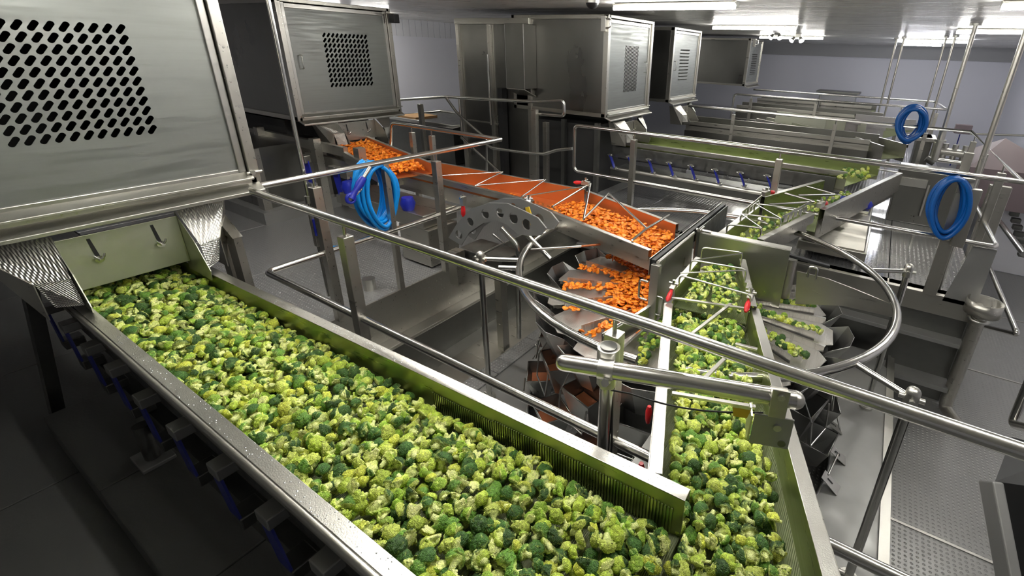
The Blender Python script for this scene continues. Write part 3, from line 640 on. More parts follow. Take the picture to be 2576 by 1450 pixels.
# ================================================================== the weigher
wg = thing('multihead_weigher', 'round weigher in the middle with radial pans of carrots and broccoli', 'machine')
MB().tube([(WC[0], WC[1], -1.74), (WC[0], WC[1], -1.64), (WC[0], WC[1], -1.56), (WC[0], WC[1], -1.53)], [.46, .44, .2, .01], 40, cap=False).build('dispersion_cone', 'perf', wg)
MB().tube([(WC[0], WC[1], -2.75), (WC[0], WC[1], -2.1), (WC[0], WC[1], -1.75)], [.55, .62, .5], 32).build('centre_body', 'pit', wg)
PANS = 16
def prot(a, r, t_, z): return V((WC[0] + r * math.cos(a) - t_ * math.sin(a), WC[1] + r * math.sin(a) + t_ * math.cos(a), z))
for k in range(PANS):
    a = 2 * math.pi * (k + .3) / PANS
    z0, z1 = -1.66, -1.70
    w0, w1 = .062, .165
    pan = MB().slab([prot(a, .36, -w0, z0), prot(a, .88, -w1 * .9, z1), prot(a, 1.0, -w1 * .55, z1), prot(a, 1.0, w1 * .6, z1), prot(a, .92, w1, z1), prot(a, .36, w0, z0)], (0, 0, -.005)).build('radial_pan', 'perf', wg)
    MB().slab([prot(a, .36, -w0, z0 + .05), prot(a, .88, -w1 * .9, z1 + .09), prot(a, .88, -w1 * .9, z1), prot(a, .36, -w0, z0)], prot(a, 0, -.004, 0) - V((WC[0], WC[1], 0))).build('pan_side', 'perf', pan)
    MB().slab([prot(a, .36, w0, z0 + .03), prot(a, .95, w1, z1 + .04), prot(a, .95, w1, z1), prot(a, .36, w0, z0)], prot(a, 0, .004, 0) - V((WC[0], WC[1], 0))).build('pan_side', 'perf', pan)
    MB().slab([prot(a, .38, w0, z0 + .03), prot(a, .95, w1, z1 + .04), prot(a, .95, w1 + .03, z1 + .035), prot(a, .38, w0 + .012, z0 + .025)], (0, 0, .003)).build('pan_rim', 'bright', pan)
    # outer chute cup
    cup = MB()
    q = [prot(a, .97, -w1 * .95, -1.72), prot(a, .97, w1, -1.72), prot(a, 1.09, w1 * .8, -1.66), prot(a, 1.12, 0, -1.66), prot(a, 1.09, -w1 * .8, -1.66)]
    q2 = [prot(a, .82, -w1 * .6, -1.93), prot(a, .82, w1 * .6, -1.93), prot(a, .98, w1 * .5, -1.93), prot(a, 1.0, 0, -1.93), prot(a, .98, -w1 * .5, -1.93)]
    m_ = 5; cup.add(q + q2, [(i, (i + 1) % m_, m_ + (i + 1) % m_, m_ + i) for i in range(m_)])
    o = cup.build('pan_cup', 'bucket', wg); o.modifiers.new('s', 'SOLIDIFY').thickness = .004

def bucket(name, a, r, z, wt, wb__, h, m):
    mb = MB(); t0 = [prot(a, r - .1, -wt, z), prot(a, r + .1, -wt, z + .0), prot(a, r + .1, wt, z), prot(a, r - .1, wt, z)]
    b0 = [prot(a, r - .05, -wb__, z - h), prot(a, r + .05, -wb__, z - h * .8), prot(a, r + .05, wb__, z - h * .8), prot(a, r - .05, wb__, z - h)]
    mb.add(t0 + b0, [(i, (i + 1) % 4, 4 + (i + 1) % 4, 4 + i) for i in range(4)] + [(4, 5, 6, 7)])
    o = mb.build(name, m, wg); o.modifiers.new('s', 'SOLIDIFY').thickness = .004
    rim = MB(); rim.tube(t0, .006, 6, True); rim.build('bucket_rim', 'polish', o)
    rodm = MB()
    for sgn in (-1, 1) if name[0] == 'p' else ():
        rodm.cyl(prot(a, r + .11, sgn * wt, z - .02), prot(a, r + .13, sgn * wt * .9, z - h * .75), .006, 6)
    rodm.cyl(prot(a, r + .13, -wt * .9, z - h * .75), prot(a, r + .13, wt * .9, z - h * .75), .006, 6)
    if name[0] == 'p': rodm.cyl(prot(a, r + .11, -wt, z - .02), prot(a, r + .02, -wt * .9, z + .12), .005, 6)
    rodm.build('linkage', 'polish', o)
    return o
M['stain'] = mat('carrot_stained_steel', (.36, .12, .05), .4, .7, brushed=(10, 10, 10), colvar=.3)
for k in range(PANS):
    a = 2 * math.pi * (k + .3) / PANS; dg = math.degrees(a) % 360
    o = bucket('pool_bucket', a, .96, -1.98, .125, .09, .26, 'bucket')
    o2 = bucket('weigh_bucket', a + .12, 1.06, -2.28, .12, .08, .2, 'bucket')
    if 130 < dg < 275:
        for oo, rr, zz, hh, w_ in ((o, .96, -1.98, .26, .1), (o2, 1.06, -2.28, .2, .095)):
            aa = a if oo is o else a + .12
            MB().slab([prot(aa, rr - .07, -w_, zz - hh * .45), prot(aa, rr + .07, -w_, zz - hh * .45), prot(aa, rr + .07, w_, zz - hh * .45), prot(aa, rr - .07, w_, zz - hh * .45)], (0, 0, .004)).build('bucket_door', 'stain', oo)
# divider plates
dv = thing('divider_screen', 'tall divider plates with black edging parting carrots from broccoli', 'partition')
Z1 = -1.2
A0, A1 = V((-1.02, 2.47, Z1)), V((-1.02, 3.92, Z1))
def wall(t, a, b, zt, zb, m='gatep', th=.008, nm='divider_plate'):
    a = V(a); b = V(b); d = (b - a).normalized(); n_ = d.cross(V((0, 0, 1))).normalized() * th
    MB().slab([(a.x, a.y, zt), (b.x, b.y, zt), (b.x, b.y, zb), (a.x, a.y, zb)], n_).build(nm, m, t, .001)
M['gatep'] = mat('polished_divider', (.50, .50, .46), .3, 1, brushed=(3, 3, 3), colvar=.15)
wall(dv, A0, V((-1.02, 3.1, Z1)), Z1, -1.62); wall(dv, V((-1.02, 3.16, Z1)), A1, Z1, -1.62, 'dark')
wall(dv, A0 + V((-.04, 0, 0)), A1 + V((-.04, 0, 0)), Z1 + .01, -1.3, 'black', .028, 'rubber_edge')
wall(dv, A0 + V((-.055, 0, 0)), A1 + V((-.055, 0, 0)), Z1 + .012, -1.3, 'bright', .006, 'edge_strip')
MB().tube([A0 + V((.005, 0, 0)), V((-1.015, 3.1, Z1))], .012, 8).build('edge_tube', 'bright', dv)
B0, B1 = V((-.98, 3.13, Z1)), V((-.36, 3.17, Z1))
wall(dv, B0, B1, Z1, -1.64)
MB().bar(B0 + V((0, .03, .0)), B1 + V((0, .03, 0)), .07, .012).build('edge_flange', 'bright', dv, .003)
MB().bar(B0 + V((0, .075, -.01)), B1 + V((.25, .075, -.08)), .03, .02).build('rubber_edge', 'black', dv, .003)
# end flange with pull handles
MB().box((-1.05, 2.44, -1.72), (-.99, 2.475, Z1 - .01)).build('end_flange', 'bright', dv, .004)
MB().tube(fil([(-1.06, 2.45, -1.34), (-1.12, 2.45, -1.34), (-1.12, 2.45, -1.47), (-1.06, 2.45, -1.47)], .02), .008, 8).build('handle', 'polish', dv)
MB().tube(fil([(-.99, 2.45, -1.42), (-.95, 2.45, -1.42), (-.95, 2.45, -1.55), (-.99, 2.45, -1.55)], .02), .008, 8).build('handle', 'polish', dv)
b_ = MB(); b_.cyl(B0 + V((-.03, 0, .02)), B0 + V((.08, .0, .02)), .012, 8); b_.cyl(B0 + V((-.0, -.04, .03)), B0 + V((.0, .05, .03)), .014, 8); b_.build('hinge', 'polish', dv)
wall(dv, (-1.03, 2.46, 0), (-1.12, 2.0, 0), -1.5, -1.64, 'gatep'); 
MB().bar((-1.03, 2.46, -1.5), (-1.12, 2.0, -1.52), .02, .012).build('edge_strip', 'bright', dv)
# lower outboard plate right
pts = [at_y(px, py, 3.2) for px, py in ((2005, 683), (2082, 702), (2150, 728), (2252, 770), (2252, 800), (2120, 770), (2000, 765))]
MB().slab(pts, (0, .01, 0)).build('outboard_plate', 'steel', dv)
q = at_y(2045, 690, 3.18); MB().tube(fil([q + V((-.03, 0, -.03)), q + V((-.03, 0, .05)), q + V((.02, 0, .05)), q + V((.02, 0, -.03))], .02), .009, 8).build('handle', 'polish', dv)
MB().cyl(at_y(1990, 650, 3.3) - V((0, 0, .3)), at_y(1990, 650, 3.3), .045, 16).build('post', 'steel', dv)

# ring guard with posts
RC = (-.93, 2.96, -1.38)
rg = thing('ring_rail', 'large circular tube guard ring around the weigher', 'railing')
MB().tube(ring_pts(RC, 1.235, -1.38, 72, math.radians(-72), math.radians(-72 + 354)), .024, 12).build('ring_tube', 'polish', rg)
for sx in (-1, 1):
    for sy in (-1, 1):
        px, py = RC[0] + sx * 1.296, RC[1] + sy * .79; a = math.atan2(sy * .79, sx * 1.296)
        e = V((RC[0] + 1.235 * math.cos(a), RC[1] + 1.235 * math.sin(a), -1.38))
        MB().cyl((px, py, bz), (px, py, -1.40), .022, 12).build('post', 'polish', rg)
        MB().cyl((px, py, -1.38), e, .016, 10).build('link_rod', 'polish', rg)
        k = MB(); k.cyl((px, py, -1.42), (px, py, -1.35), .03, 12); k.dome((px, py, -1.35), (0, 0, 1), .03, 12); k.cyl((px - .05, py, -1.38), (px + .05, py, -1.38), .013, 8); k.cyl((px, py - .045, -1.38), (px, py + .045, -1.38), .013, 8); k.build('knuckle_clamp', 'bright', rg)
        k = MB(); k.cyl((px, py, bz), (px, py, bz + .02), .05, 12); k.cyl((px - .05, py, bz + .03), (px + .05, py, bz + .03), .012, 8); k.build('foot_clamp', 'bright', rg)
# drawn wires across ring at left
rodA = thing('tie_rod', 'thin horizontal steel rod between the guard ring and the carrot trough', 'rod')
MB().cyl(at_z(1335, 628, -1.38), at_z(1462, 620, -1.38), .01, 8).build('rod', 'polish', rodA)
MB().cyl(at_z(1462, 620, -1.38), at_z(1560, 610, -1.38), .009, 8).build('rod_end', 'stain', rodA)
fr = thing('angled_frame', 'bent tube frame left of the guard ring below the trough', 'frame')
MB().tube(fil([at_y(1262, 575, 2.75), at_y(1303, 618, 2.75), at_y(1306, 850, 2.75)], .05), .022, 10).build('tube', 'polish', fr)
MB().tube([at_y(1310, 575, 2.6), at_y(1385, 652, 2.6)], .018, 10).build('tube', 'polish', fr)
MB().tube([at_z(1255, 673, -1.38), at_z(1306, 675, -1.38)], .018, 10).build('tube', 'polish', fr)
MB().tube([at_y(1240, 590, 2.6), at_y(1268, 612, 2.6), at_y(1190, 650, 2.2)], .01, 8).build('tube', 'polish', fr)
MB().box((-2.62, 2.7, bz), (-2.55, 2.78, -1.7)).build('upright', 'steel', fr)

# ================================================================== handrails
TR = -.83; LR = -1.38
def post(t, x, y, zt=TR - .075, zb=PL, s=.05, m='steel'):
    p = MB().box((x - s / 2, y - s / 2, zb), (x + s / 2, y + s / 2, zt)).build('post', m, t, .003)
    MB().cyl((x, y, zt - .01), (x, y, TR - .01), .008, 8).build('stem', 'polish', p)
    return p
h1 = thing('handrail', 'long round tube handrail crossing the whole foreground', 'railing')
MB().tube([(-3.15, 1.235, TR), (2.2, 1.235, TR)], .0215, 20).build('top_rail', 'polish', h1)
MB().tube(fil([(-3.17, 2.9, LR), (-3.17, 1.235, LR), (-.66, 1.235, LR)], .05), .0205, 16).build('lower_rail', 'polish', h1)
MB().tube([(-.62, 1.235, LR), (-.42, 1.235, LR)], .0205, 16).build('lower_rail', 'polish', h1)
MB().tube([(.1, 1.235, LR), (2.2, 1.235, LR)], .0205, 16).build('lower_rail', 'polish', h1)
post(h1, -2.2, 1.235, s=.056); post(h1, -.645, 1.235, s=.056)
h2 = thing('handrail', 'handrail on the left carrying the bright blue hose, ending at a point', 'railing')
MB().tube([(-3.17, 1.30, TR), (-3.17, 3.46, TR)], .021, 16).build('top_rail', 'polish', h2)
MB().tube(fil([(-3.17, 3.46, TR), at_y(985, 309, 3.46), at_y(985, 400, 3.46)], .07), .021, 14).build('top_rail', 'polish', h2)
for px, py in ((793, 478), (1097, 408)):
    p = at_x(px, py, -3.17); post(h2, -3.17, p.y, s=.06)
p = at_x(968, 412, -3.17); MB().box((-3.2, p.y - .022, PL + .02), (-3.155, p.y + .022, TR + .01)).build('hose_post', 'steel', h2, .003)
for px, py in ((1085, 330), (1035, 322)):
    p = at_y(px, py, 3.46); post(h2, p.x, 3.46, s=.05)
h3 = thing('handrail', 'looped handrail along the walkway behind the weigher', 'railing')
MB().tube(fil([(-1.7, 4.75, TR), (-3.17, 4.75, TR), (-3.17, 4.75, LR), (1.0, 4.75, LR), (1.0, 6.2, LR)], .07), .021, 14).build('lower_rail', 'polish', h3)
MB().tube([(-1.71, 4.75, TR), (1.0, 4.75, TR), (1.0, 8.0, TR), (-3.0, 8.05, TR)], .021, 14).build('top_rail', 'polish', h3)
for x in (-2.37, -.8): post(h3, x, 4.75, s=.06)
MB().box((.62, 4.76, PL), (.72, 4.80, TR - .03)).build('post', 'steel', h3, .003)
MB().box((.69, 4.70, PL + .5), (.78, 4.76, TR - .1)).build('post', 'steel', h3, .003)
MB().slab([(.78, 4.8, -1.97), (1.02, 4.8, -1.97), (1.02, 4.8, -1.42), (.86, 4.8, -1.42)], (0, .01, 0)).build('kick_plate', 'plate', h3)
for y in (5.5, 6.6, 7.6): post(h3, 1.0, y, s=.06)
for x in (.5, -.65, -2.2): post(h3, x, 8.05, s=.05)
MB().tube([(-3.0, 8.05, LR), (.97, 8.05, LR)], .021, 10).build('lower_rail', 'polish', h3)
h4 = thing('handrail', 'distant handrail loop in front of the back wall', 'railing')
MB().tube(fil([(-3.2, 11.5, LR), (-3.2, 11.5, TR), (.95, 11.6, TR), (.87, 13.7, TR), (-3.3, 13.7, TR)], .08), .024, 10).build('top_rail', 'polish', h4)
for x in (-2.8, -1.4, .2, .8): post(h4, x, 11.55, s=.06)
for x in (-1.6, .7): MB().cyl((x, 13.7, PL), (x, 13.7, TR), .02, 8).build('post', 'polish', h4)
MB().tube([(-3.2, 11.55, LR), (.9, 11.55, LR)], .02, 8).build('lower_rail', 'polish', h4)
h5 = thing('handrail', 'stair handrail by the tall steel column with a stepped end', 'railing')
q = [at_y(px, py, 5.0) for px, py in ((1000, 252), (1122, 244), (1345, 256), (1418, 253), (1420, 292), (1350, 286))]
MB().tube(fil(q, .05), .022, 12).build('top_rail', 'polish', h5)
MB().tube(fil([at_y(px, py, 4.98) for px, py in ((1122, 246), (1150, 285), (1225, 350), (1225, 430))], .06), .02, 12).build('stair_rail', 'polish', h5)
MB().tube([at_y(1160, 345, 4.98), at_y(1265, 440, 4.98)], .018, 12).build('stair_rail', 'polish', h5)
MB().tube(fil([at_y(px, py, 4.9) for px, py in ((1225, 365), (1240, 373), (1340, 386), (1370, 388), (1400, 378), (1440, 374))], .03), .02, 12).build('lower_rail', 'polish', h5)
p = at_y(1345, 275, 4.95); MB().box((p.x - .04, 4.92, PL), (p.x + .04, 4.98, p.z)).build('post', 'steel', h5, .003)
p = at_y(1370, 308, 5.1); MB().box((p.x - .035, 5.1, PL), (p.x + .035, 5.16, p.z)).build('post', 'steel', h5, .003)
p = at_y(1053, 262, 5.0); MB().box((p.x - .035, 5.0, -1.7), (p.x + .035, 5.06, p.z)).build('post', 'steel', h5, .003)
MB().cyl(at_y(1155, 250, 5.0), at_y(1162, 330, 5.0), .018, 8).build('post', 'polish', h5)
h6 = thing('stair_rail', 'low bent tube rail beside the lower floor at the right', 'railing')
MB().tube(fil([at_x(px, py, 1.35) for px, py in ((2475, 640), (2560, 842), (2478, 822))], .08), .024, 12).build('tube', 'polish', h6)
h7 = thing('stair_rail', 'bent end of a tube rail at the right edge', 'railing')
MB().tube(fil([at_x(px, py, 1.0) for px, py in ((2590, 960), (2545, 1068), (2600, 1080))], .06), .024, 12).build('tube', 'polish', h7)
h8 = thing('roller_rail', 'tubes and small brush strip beside the wall at the far right', 'railing')
MB().tube([at_x(2470, 500, 1.5), at_x(2576, 640, 1.5)], .03, 10).build('tube', 'polish', h8)
for k in range(14):
    p = at_x(2530 + k * 4, 420 + k * 17, 1.9); MB().box((p.x - .08, p.y - .05, p.z - .03), (p.x + .02, p.y + .05, p.z + .03)).build('brush', 'dark', h8)

# ================================================================== hoses
def hose(label, c, ax_h, rh, rv, m, n=7, r=.012, tail=None, seedv=1, lean=0):
    rnd = random.Random(seedv); t = thing('hose_coil', label, 'hose')
    c = V(c); ax_h = V(ax_h); nrm = ax_h.cross(V((0, 0, 1)))
    path = []
    for i in range(n):
        a_, b_, dz, dn = rh * rnd.uniform(.6, 1.06), rv * rnd.uniform(.9, 1.04), rnd.uniform(-.02, .015), (i - n / 2) * r * 1.3
        for k in range(28):
            an = 2 * math.pi * k / 28 + math.pi / 2
            z = b_ * math.sin(an); pinch = 1 - .25 * max(0, -math.sin(an)) ** 2
            path.append(c + ax_h * (a_ * math.cos(an) * pinch + lean * z) + V((0, 0, z + dz + (rv - b_))) + nrm * (dn + .01 * math.sin(an * 2)))
    # smooth joins
    path = [(path[max(0, i - 1)] + path[i] * 2 + path[min(len(path) - 1, i + 1)]) / 4 for i in range(len(path))]
    MB().tube(path, r, 8).build('hose_loops', m, t)
    MB().cyl(c + V((0, 0, rv)) - nrm * .08, c + V((0, 0, rv)) + nrm * .08, .012, 8).build('hanger_pin', 'polish', t)
    return t
t = hose('bright blue hose coiled on the left handrail', (-3.235, 2.115, -1.085), (0, 1, 0), .17, .25, 'hose', 9, .0155)
a = at_x(915, 447, -3.06); b = at_x(882, 500, -3.06)
MB().tube([a, a.lerp(b, .3), a.lerp(b, .6), b], [.022, .03, .018, .026], 12).build('spray_gun', 'blue', t)
MB().cyl(a, a + (a - b).normalized() * .09, .013, 10).build('coupling', 'bright', t)
MB().tube(fil([a.lerp(b, .3), a.lerp(b, .6) + V((0, .05, 0)), b + V((0, .04, .01))], .03), .005, 8).build('trigger', 'polish', t)
tg = MB(); tg.tube([b + V((.0, .03 * math.cos(i / 12 * 6.283), .03 * math.sin(i / 12 * 6.283))) for i in range(12)], .012, 8, True); tg.build('nozzle', 'blue', t)
MB().tube([at_z(830, 622, PL + .03), at_z(852, 621, PL + .03)], .013, 8).build('hose_tail', 'hose', t)
hose('deep blue hose coiled on the post beside the drip funnel', (.60, 4.70, -1.11), (.93, 0, -.0), .16, .25, 'hosed', 10, .019, seedv=3, lean=-.06)
hose('dark blue hose coil on the distant rail', (.30, 8.0, -.80), (1, 0, 0), .17, .23, 'hosed', 10, .027, seedv=5, lean=-.0)
# valve pipe by left post
t = thing('water_pipe', 'thin vertical water pipe with blue valve from the ceiling to the left walkway', 'pipe')
p = at_x(763, 430, -3.25)
MB().cyl((p.x, p.y, -1.75), (p.x, p.y, CE), .013, 12).build('pipe', 'polish', t)
for z in (-1.0, -1.12): MB().cyl((p.x, p.y, z - .03), (p.x, p.y, z + .02), .026, 10).build('fitting', 'bright', t)
z = at_x(775, 580, -3.2).z
MB().cyl((p.x + .03, p.y - .01, z - .06), (p.x + .03, p.y - .01, z + .06), .014, 8).build('valve_lever', 'blue', t)
MB().box((p.x - .02, p.y - .02, z - .15), (p.x + .02, p.y + .03, z + .12)).build('valve_body', 'steel', t, .004)

# ================================================================== ceiling pipes and rods
def rod(label, px, py, y, r, zb=None, foot=False):
    p = at_y(px, py, y); t = thing('ceiling_rod', label, 'pipe')
    MB().cyl((p.x, p.y, zb if zb else p.z), (p.x, p.y, CE), r, 10).build('tube', 'steel', t)
    MB().cyl((p.x, p.y, CE - .03), (p.x, p.y, CE), r * 2.5, 12).build('ceiling_flange', 'bright', t)
    return t, p
rod('thin bright rod, leftmost of the ceiling rods at the right', 2212, 275, 13.3, .022, -1.9); rod('second thin bright rod from the left by the back rail', 2229, 275, 12.9, .022, -1.9)
rod('dark thin rod behind the far hose coil', 2329, 275, 12.2, .018, -1.9); rod('bright thin rod right of the far hose coil', 2343, 300, 11.9, .022, -1.9)
t, p = rod('ceiling pipe with flanged valve ending behind the long rail', 2369, 343, 8.3, .028, -1.3)
for z in (-.86, -1.02): MB().cyl((p.x, p.y, z - .015), (p.x, p.y, z + .015), .07, 14).build('valve_flange', 'bright', t)
MB().cyl((p.x, p.y, -1.3), (p.x, p.y, -.86), .045, 12).build('valve_body', 'bright', t)
rod('thick ceiling pipe crossing the right corner of the handrail', 2459, 437, 4.95, .022, PL)

# ================================================================== lamps
def lamp(label, x0, x1, y, m='tube', z=CE - .05):
    t = thing('ceiling_lamp', label, 'lamp')
    MB().box((x0, y + .02, z), (x1, y + .12, CE)).build('housing', 'steel', t, .004)
    xm = (x0 + x1) / 2
    for a, b in ((x0, xm - .005), (xm + .005, x1)): MB().tube([(a, y, z - .005), (b, y, z - .005)], .022, 10).build('tube', m, t)
    MB().box((x0, y - .03, z + .02), (x1, y + .02, z + .035)).build('reflector', 'bright', t)
    return t
lamp('strip lamp nearest above the weigher, cut by the top edge', -2.87, -1.51, 5.05)
lamp('double strip lamp above the louvred cabinet', -3.0, -1.6, 8.85)
lamp('shorter strip lamp beside the small twin spots', -3.15, -1.7, 12.9)
lamp('brightest strip lamp in front of the back wall', -.2, 1.15, 13.6, 'tubefar')
lamp('thin distant strip lamp behind the brightest one', -.1, .8, 16.5, 'tubefar')
lamp('strip lamp over the foreground handrail, above the frame', -2.0, -.6, 1.0)
lamp('strip lamp over the left half of the weigher, above the frame', -3.3, -1.9, 2.3)
lamp('strip lamp over the right half of the weigher, above the frame', -1.6, -.2, 2.5)
lamp('added unseen strip lamp over the left walkway, above the frame', -5.0, -3.6, 1.6)  # unseen lamp, added for light on the left
lamp('added unseen strip lamp over the near right walkway, above the frame', .2, 1.6, 1.6)  # out of view, added to light the right foreground
lamp('strip lamp by the left wall behind the carrot cabinet', -8.9, -7.9, 5.9)
lamp('added hidden strip lamp brightening the left wall behind the carrot cabinet', -9.1, -8.2, 5.2)  # extra lamp added out of sight to brighten the left wall
lamp('added strip lamp lighting the lower floor on the right', .6, 2.0, 5.4)  # lamp added for light on the right side
lamp('added strip lamp lighting the lower floor further right', .6, 2.0, 9.4)  # another lamp added for light further back on the right
for i, (px, py) in enumerate(((1955, 88), (2008, 95))):
    t = thing('twin_spot', 'small twin emergency spot, %s one under the strip lamp' % ('left' if i == 0 else 'right'), 'lamp')
    p = at_y(px, py, 12.0)
    MB().box((p.x - .06, 11.95, p.z), (p.x + .06, 12.05, CE)).build('box', 'dark' if i == 0 else 'bright', t, .004)
    for s in (-1, 1):
        a = V((p.x + s * .06, 11.9, p.z + .0)); d = V((s * .5, -.6, -.7)).normalized()
        MB().tube([a, a + d * .1], [.03, .06], 12).build('lamp_head', 'bright', t); MB().cyl(a + d * .1, a + d * .104, .055, 12).build('lens', 'spot', t)
t = thing('dome_camera', 'dark round fitting on the ceiling cut by the top edge', 'camera'); p = at_z(1490, 5, CE - .02)
MB().dome((p.x, p.y, CE - .02), (0, 0, -1), .07).build('dome', 'black', t); MB().cyl((p.x, p.y, CE - .03), (p.x, p.y, CE), .075).build('base', 'bright', t)
t = thing('corner_camera', 'small black box camera on the corner of the carrot line cabinet', 'camera'); p = at_x(993, 47, -5.5)
MB().box((p.x - .05, p.y - .05, p.z - .05), (p.x + .05, p.y + .03, p.z + .05)).build('body', 'black', t, .006)
MB().cyl((p.x, p.y - .15, p.z + .05), (p.x, p.y, p.z + .05), .006, 6).build('bracket', 'steel', t)
for k, (px, py, y) in enumerate(((1546, 60, 5.48), (1903, 108, 12.85))):
    t = thing('door_hinge_clamp', 'chrome hinge clamp on the top corner of the %s cabinet' % ('green conveyor' if k == 0 else 'farthest'), 'clamp')
    p = at_y(px, py, y); y += .05; p.x = min(p.x, -3.23)
    MB().box((p.x - .05, y - .07, p.z - .09), (p.x + .02, y - .03, p.z + .09)).build('plate', 'bright', t, .004)
    MB().tube(fil([(p.x + .01, y - .06, p.z + .06), (p.x + .08, y - .06, p.z + .05), (p.x + .08, y - .06, p.z - .04), (p.x, y - .06, p.z - .05)], .02), .01, 8).build('hook', 'polish', t)

# ================================================================== foreground sensor stand
st = thing('sensor_stand', 'thick tube arm on a round post with a hanging sensor plate over the near feeder', 'stand')
a = V((-.728, 1.05, -.95)); b = V((-.05, 1.286, -.95)); d = (b - a).normalized()
MB().tube([a - d * .0 + d * .03 * 0, b], .0285, 24).build('arm_tube', 'polish', st)
MB().dome(a, -d, .0285, 20).build('arm_cap', 'polish', st); MB().dome(b, d, .0285, 20).build('arm_cap', 'steel', st)
pp = at_z(1530, 905, -.95)
MB().cyl((pp.x, pp.y, PL), (pp.x, pp.y, -.93), .025, 24).build('round_post', 'polish', st)
k = MB(); k.cyl((pp.x, pp.y, -.99), (pp.x, pp.y, -.90), .038, 24); k.build('clamp_collar', 'bright', st, .003)
MB().cyl((pp.x, pp.y, -.90), (pp.x, pp.y, -.895), .028, 24).build('post_cap', 'dark', st)
MB().tube([a + d * .115, a + d * .165], .033, 24).build('clamp_band', 'bright', st)
cpos = a + d * .14 + V((.02, -.03, -.02)); MB().cyl(cpos, cpos + V((.005, -.02, .01)), .014, 6).build('bolt', 'bright', st)
MB().cyl((pp.x, pp.y, -1.005), (pp.x, pp.y, -.998), .04, 24).build('blue_gasket', 'navy', st)
MB().cyl((pp.x, pp.y, -1.05), (pp.x, pp.y, -1.007), .036, 6).build('clamp_nut', 'steel', st)
e = b - d * .05; sd = d
MB().tube([e - d * .025, e + d * .025], .0315, 24).build('pipe_clip', 'steel', st)
pn = V((d.y, -d.x, 0)).normalized()   # towards the camera
MB().bar(e + pn * .033 + V((0, 0, .05)), e + pn * .033 - V((0, 0, .05)), .05, .005, pn).build('clip_plate', 'steel', st, .002)
MB().cyl(e + pn * .035 + V((0, 0, .03)), e + pn * .045 + V((0, 0, .03)), .011, 6).build('bolt', 'bright', st)
pc = e + pn * .02
P_ = [pc - d * .06 + V((0, 0, -.055)), pc + d * .055 + V((0, 0, -.055)), pc + d * .055 + V((0, 0, -.17)), pc - d * .06 + V((0, 0, -.17))]
pl = MB().slab(P_, pn * .006).build('sensor_plate', 'plate', st, .002)
MB().cyl(pc + pn * .006 + d * .01 + V((0, 0, -.09)), pc + pn * .014 + d * .01 + V((0, 0, -.09)), .012, 12).build('bolt', 'bright', pl)
MB().cyl(pc + pn * .006 + d * .033 + V((0, 0, -.15)), pc + pn * .009 + d * .033 + V((0, 0, -.15)), .012, 16).build('sensor_eye', 'polish', pl)
MB().slab([pc - d * .068 + V((0, 0, -.07)), pc - d * .062 + V((0, 0, -.07)), pc - d * .062 + V((0, 0, -.165)), pc - d * .068 + V((0, 0, -.165))], pn * -.06).build('side_flange', 'bright', pl)
cab = [(pp.x + .03, pp.y, -1.35), (pp.x + .035, pp.y, -1.08)]
cb = [V((pp.x + .02, pp.y - .01, -1.06))]
for i in range(1, 9):
    tt = i / 8; q = V((pp.x + .02, pp.y, -1.055)).lerp(e + V((-.03, 0, -.075)), tt); cb.append(q + V((0, 0, -.035 * math.sin(math.pi * tt) + (.0 if tt < .9 else .0))))
MB().tube(cb, .003, 8).build('cable', 'black', st)
MB().tube([V((pp.x + .03, pp.y, -1.75)), V((pp.x + .032, pp.y, -1.3)), V((pp.x + .02, pp.y, -1.06))], .004, 8).build('cable', 'black', st)
q = e - d * .1 + V((0, 0, -.045)) + pn * .02
tgp = MB().slab([q - d * .028, q + d * .028, q + d * .02 - V((0, 0, .035)), q - d * .02 - V((0, 0, .035))], pn * .003).build('cable_tag', 'yellow', st)
MB().slab([q - d * .028 + pn * .004 + V((0, 0, .01)), q + d * .028 + pn * .004 + V((0, 0, .01)), q + d * .026 + pn * .004, q - d * .026 + pn * .004], pn * .001).build('tag_top', 'bright', tgp)

# ================================================================== drain funnel on right
t = thing('drain_funnel', 'round drip funnel and fat drain pipe hanging from the walkway corner', 'pipe')
c = at_y(2476, 768, 4.72)
MB().tube([c - V((0, 0, .09)), c - V((0, 0, .08)), c + V((0, 0, .04))], [.05, .13, .13], 24, cap=False).build('funnel', 'steel', t).modifiers.new('s', 'SOLIDIFY').thickness = .005
MB().tube([c - V((0, 0, .16)), c - V((0, 0, .145)), c - V((0, 0, .13))], [.055, .085, .055], 16).build('pipe_clamp', 'bright', t)
MB().tube(fil([c - V((0, 0, .1)), V((c.x, c.y, -2.98)), V((c.x + .12, c.y - .25, -3.0))], .06), .052, 16).build('drain_pipe', 'steel', t)
# stair treads seen edge-on behind the pipe
t = thing('step_stack', 'stack of dark step edges behind the drain pipe', 'stairs')
for k in range(9): MB().box((1.03, 5.05, -2.2 - .085 * k), (1.16, 5.5, -2.185 - .085 * k)).build('tread', 'dark', t)
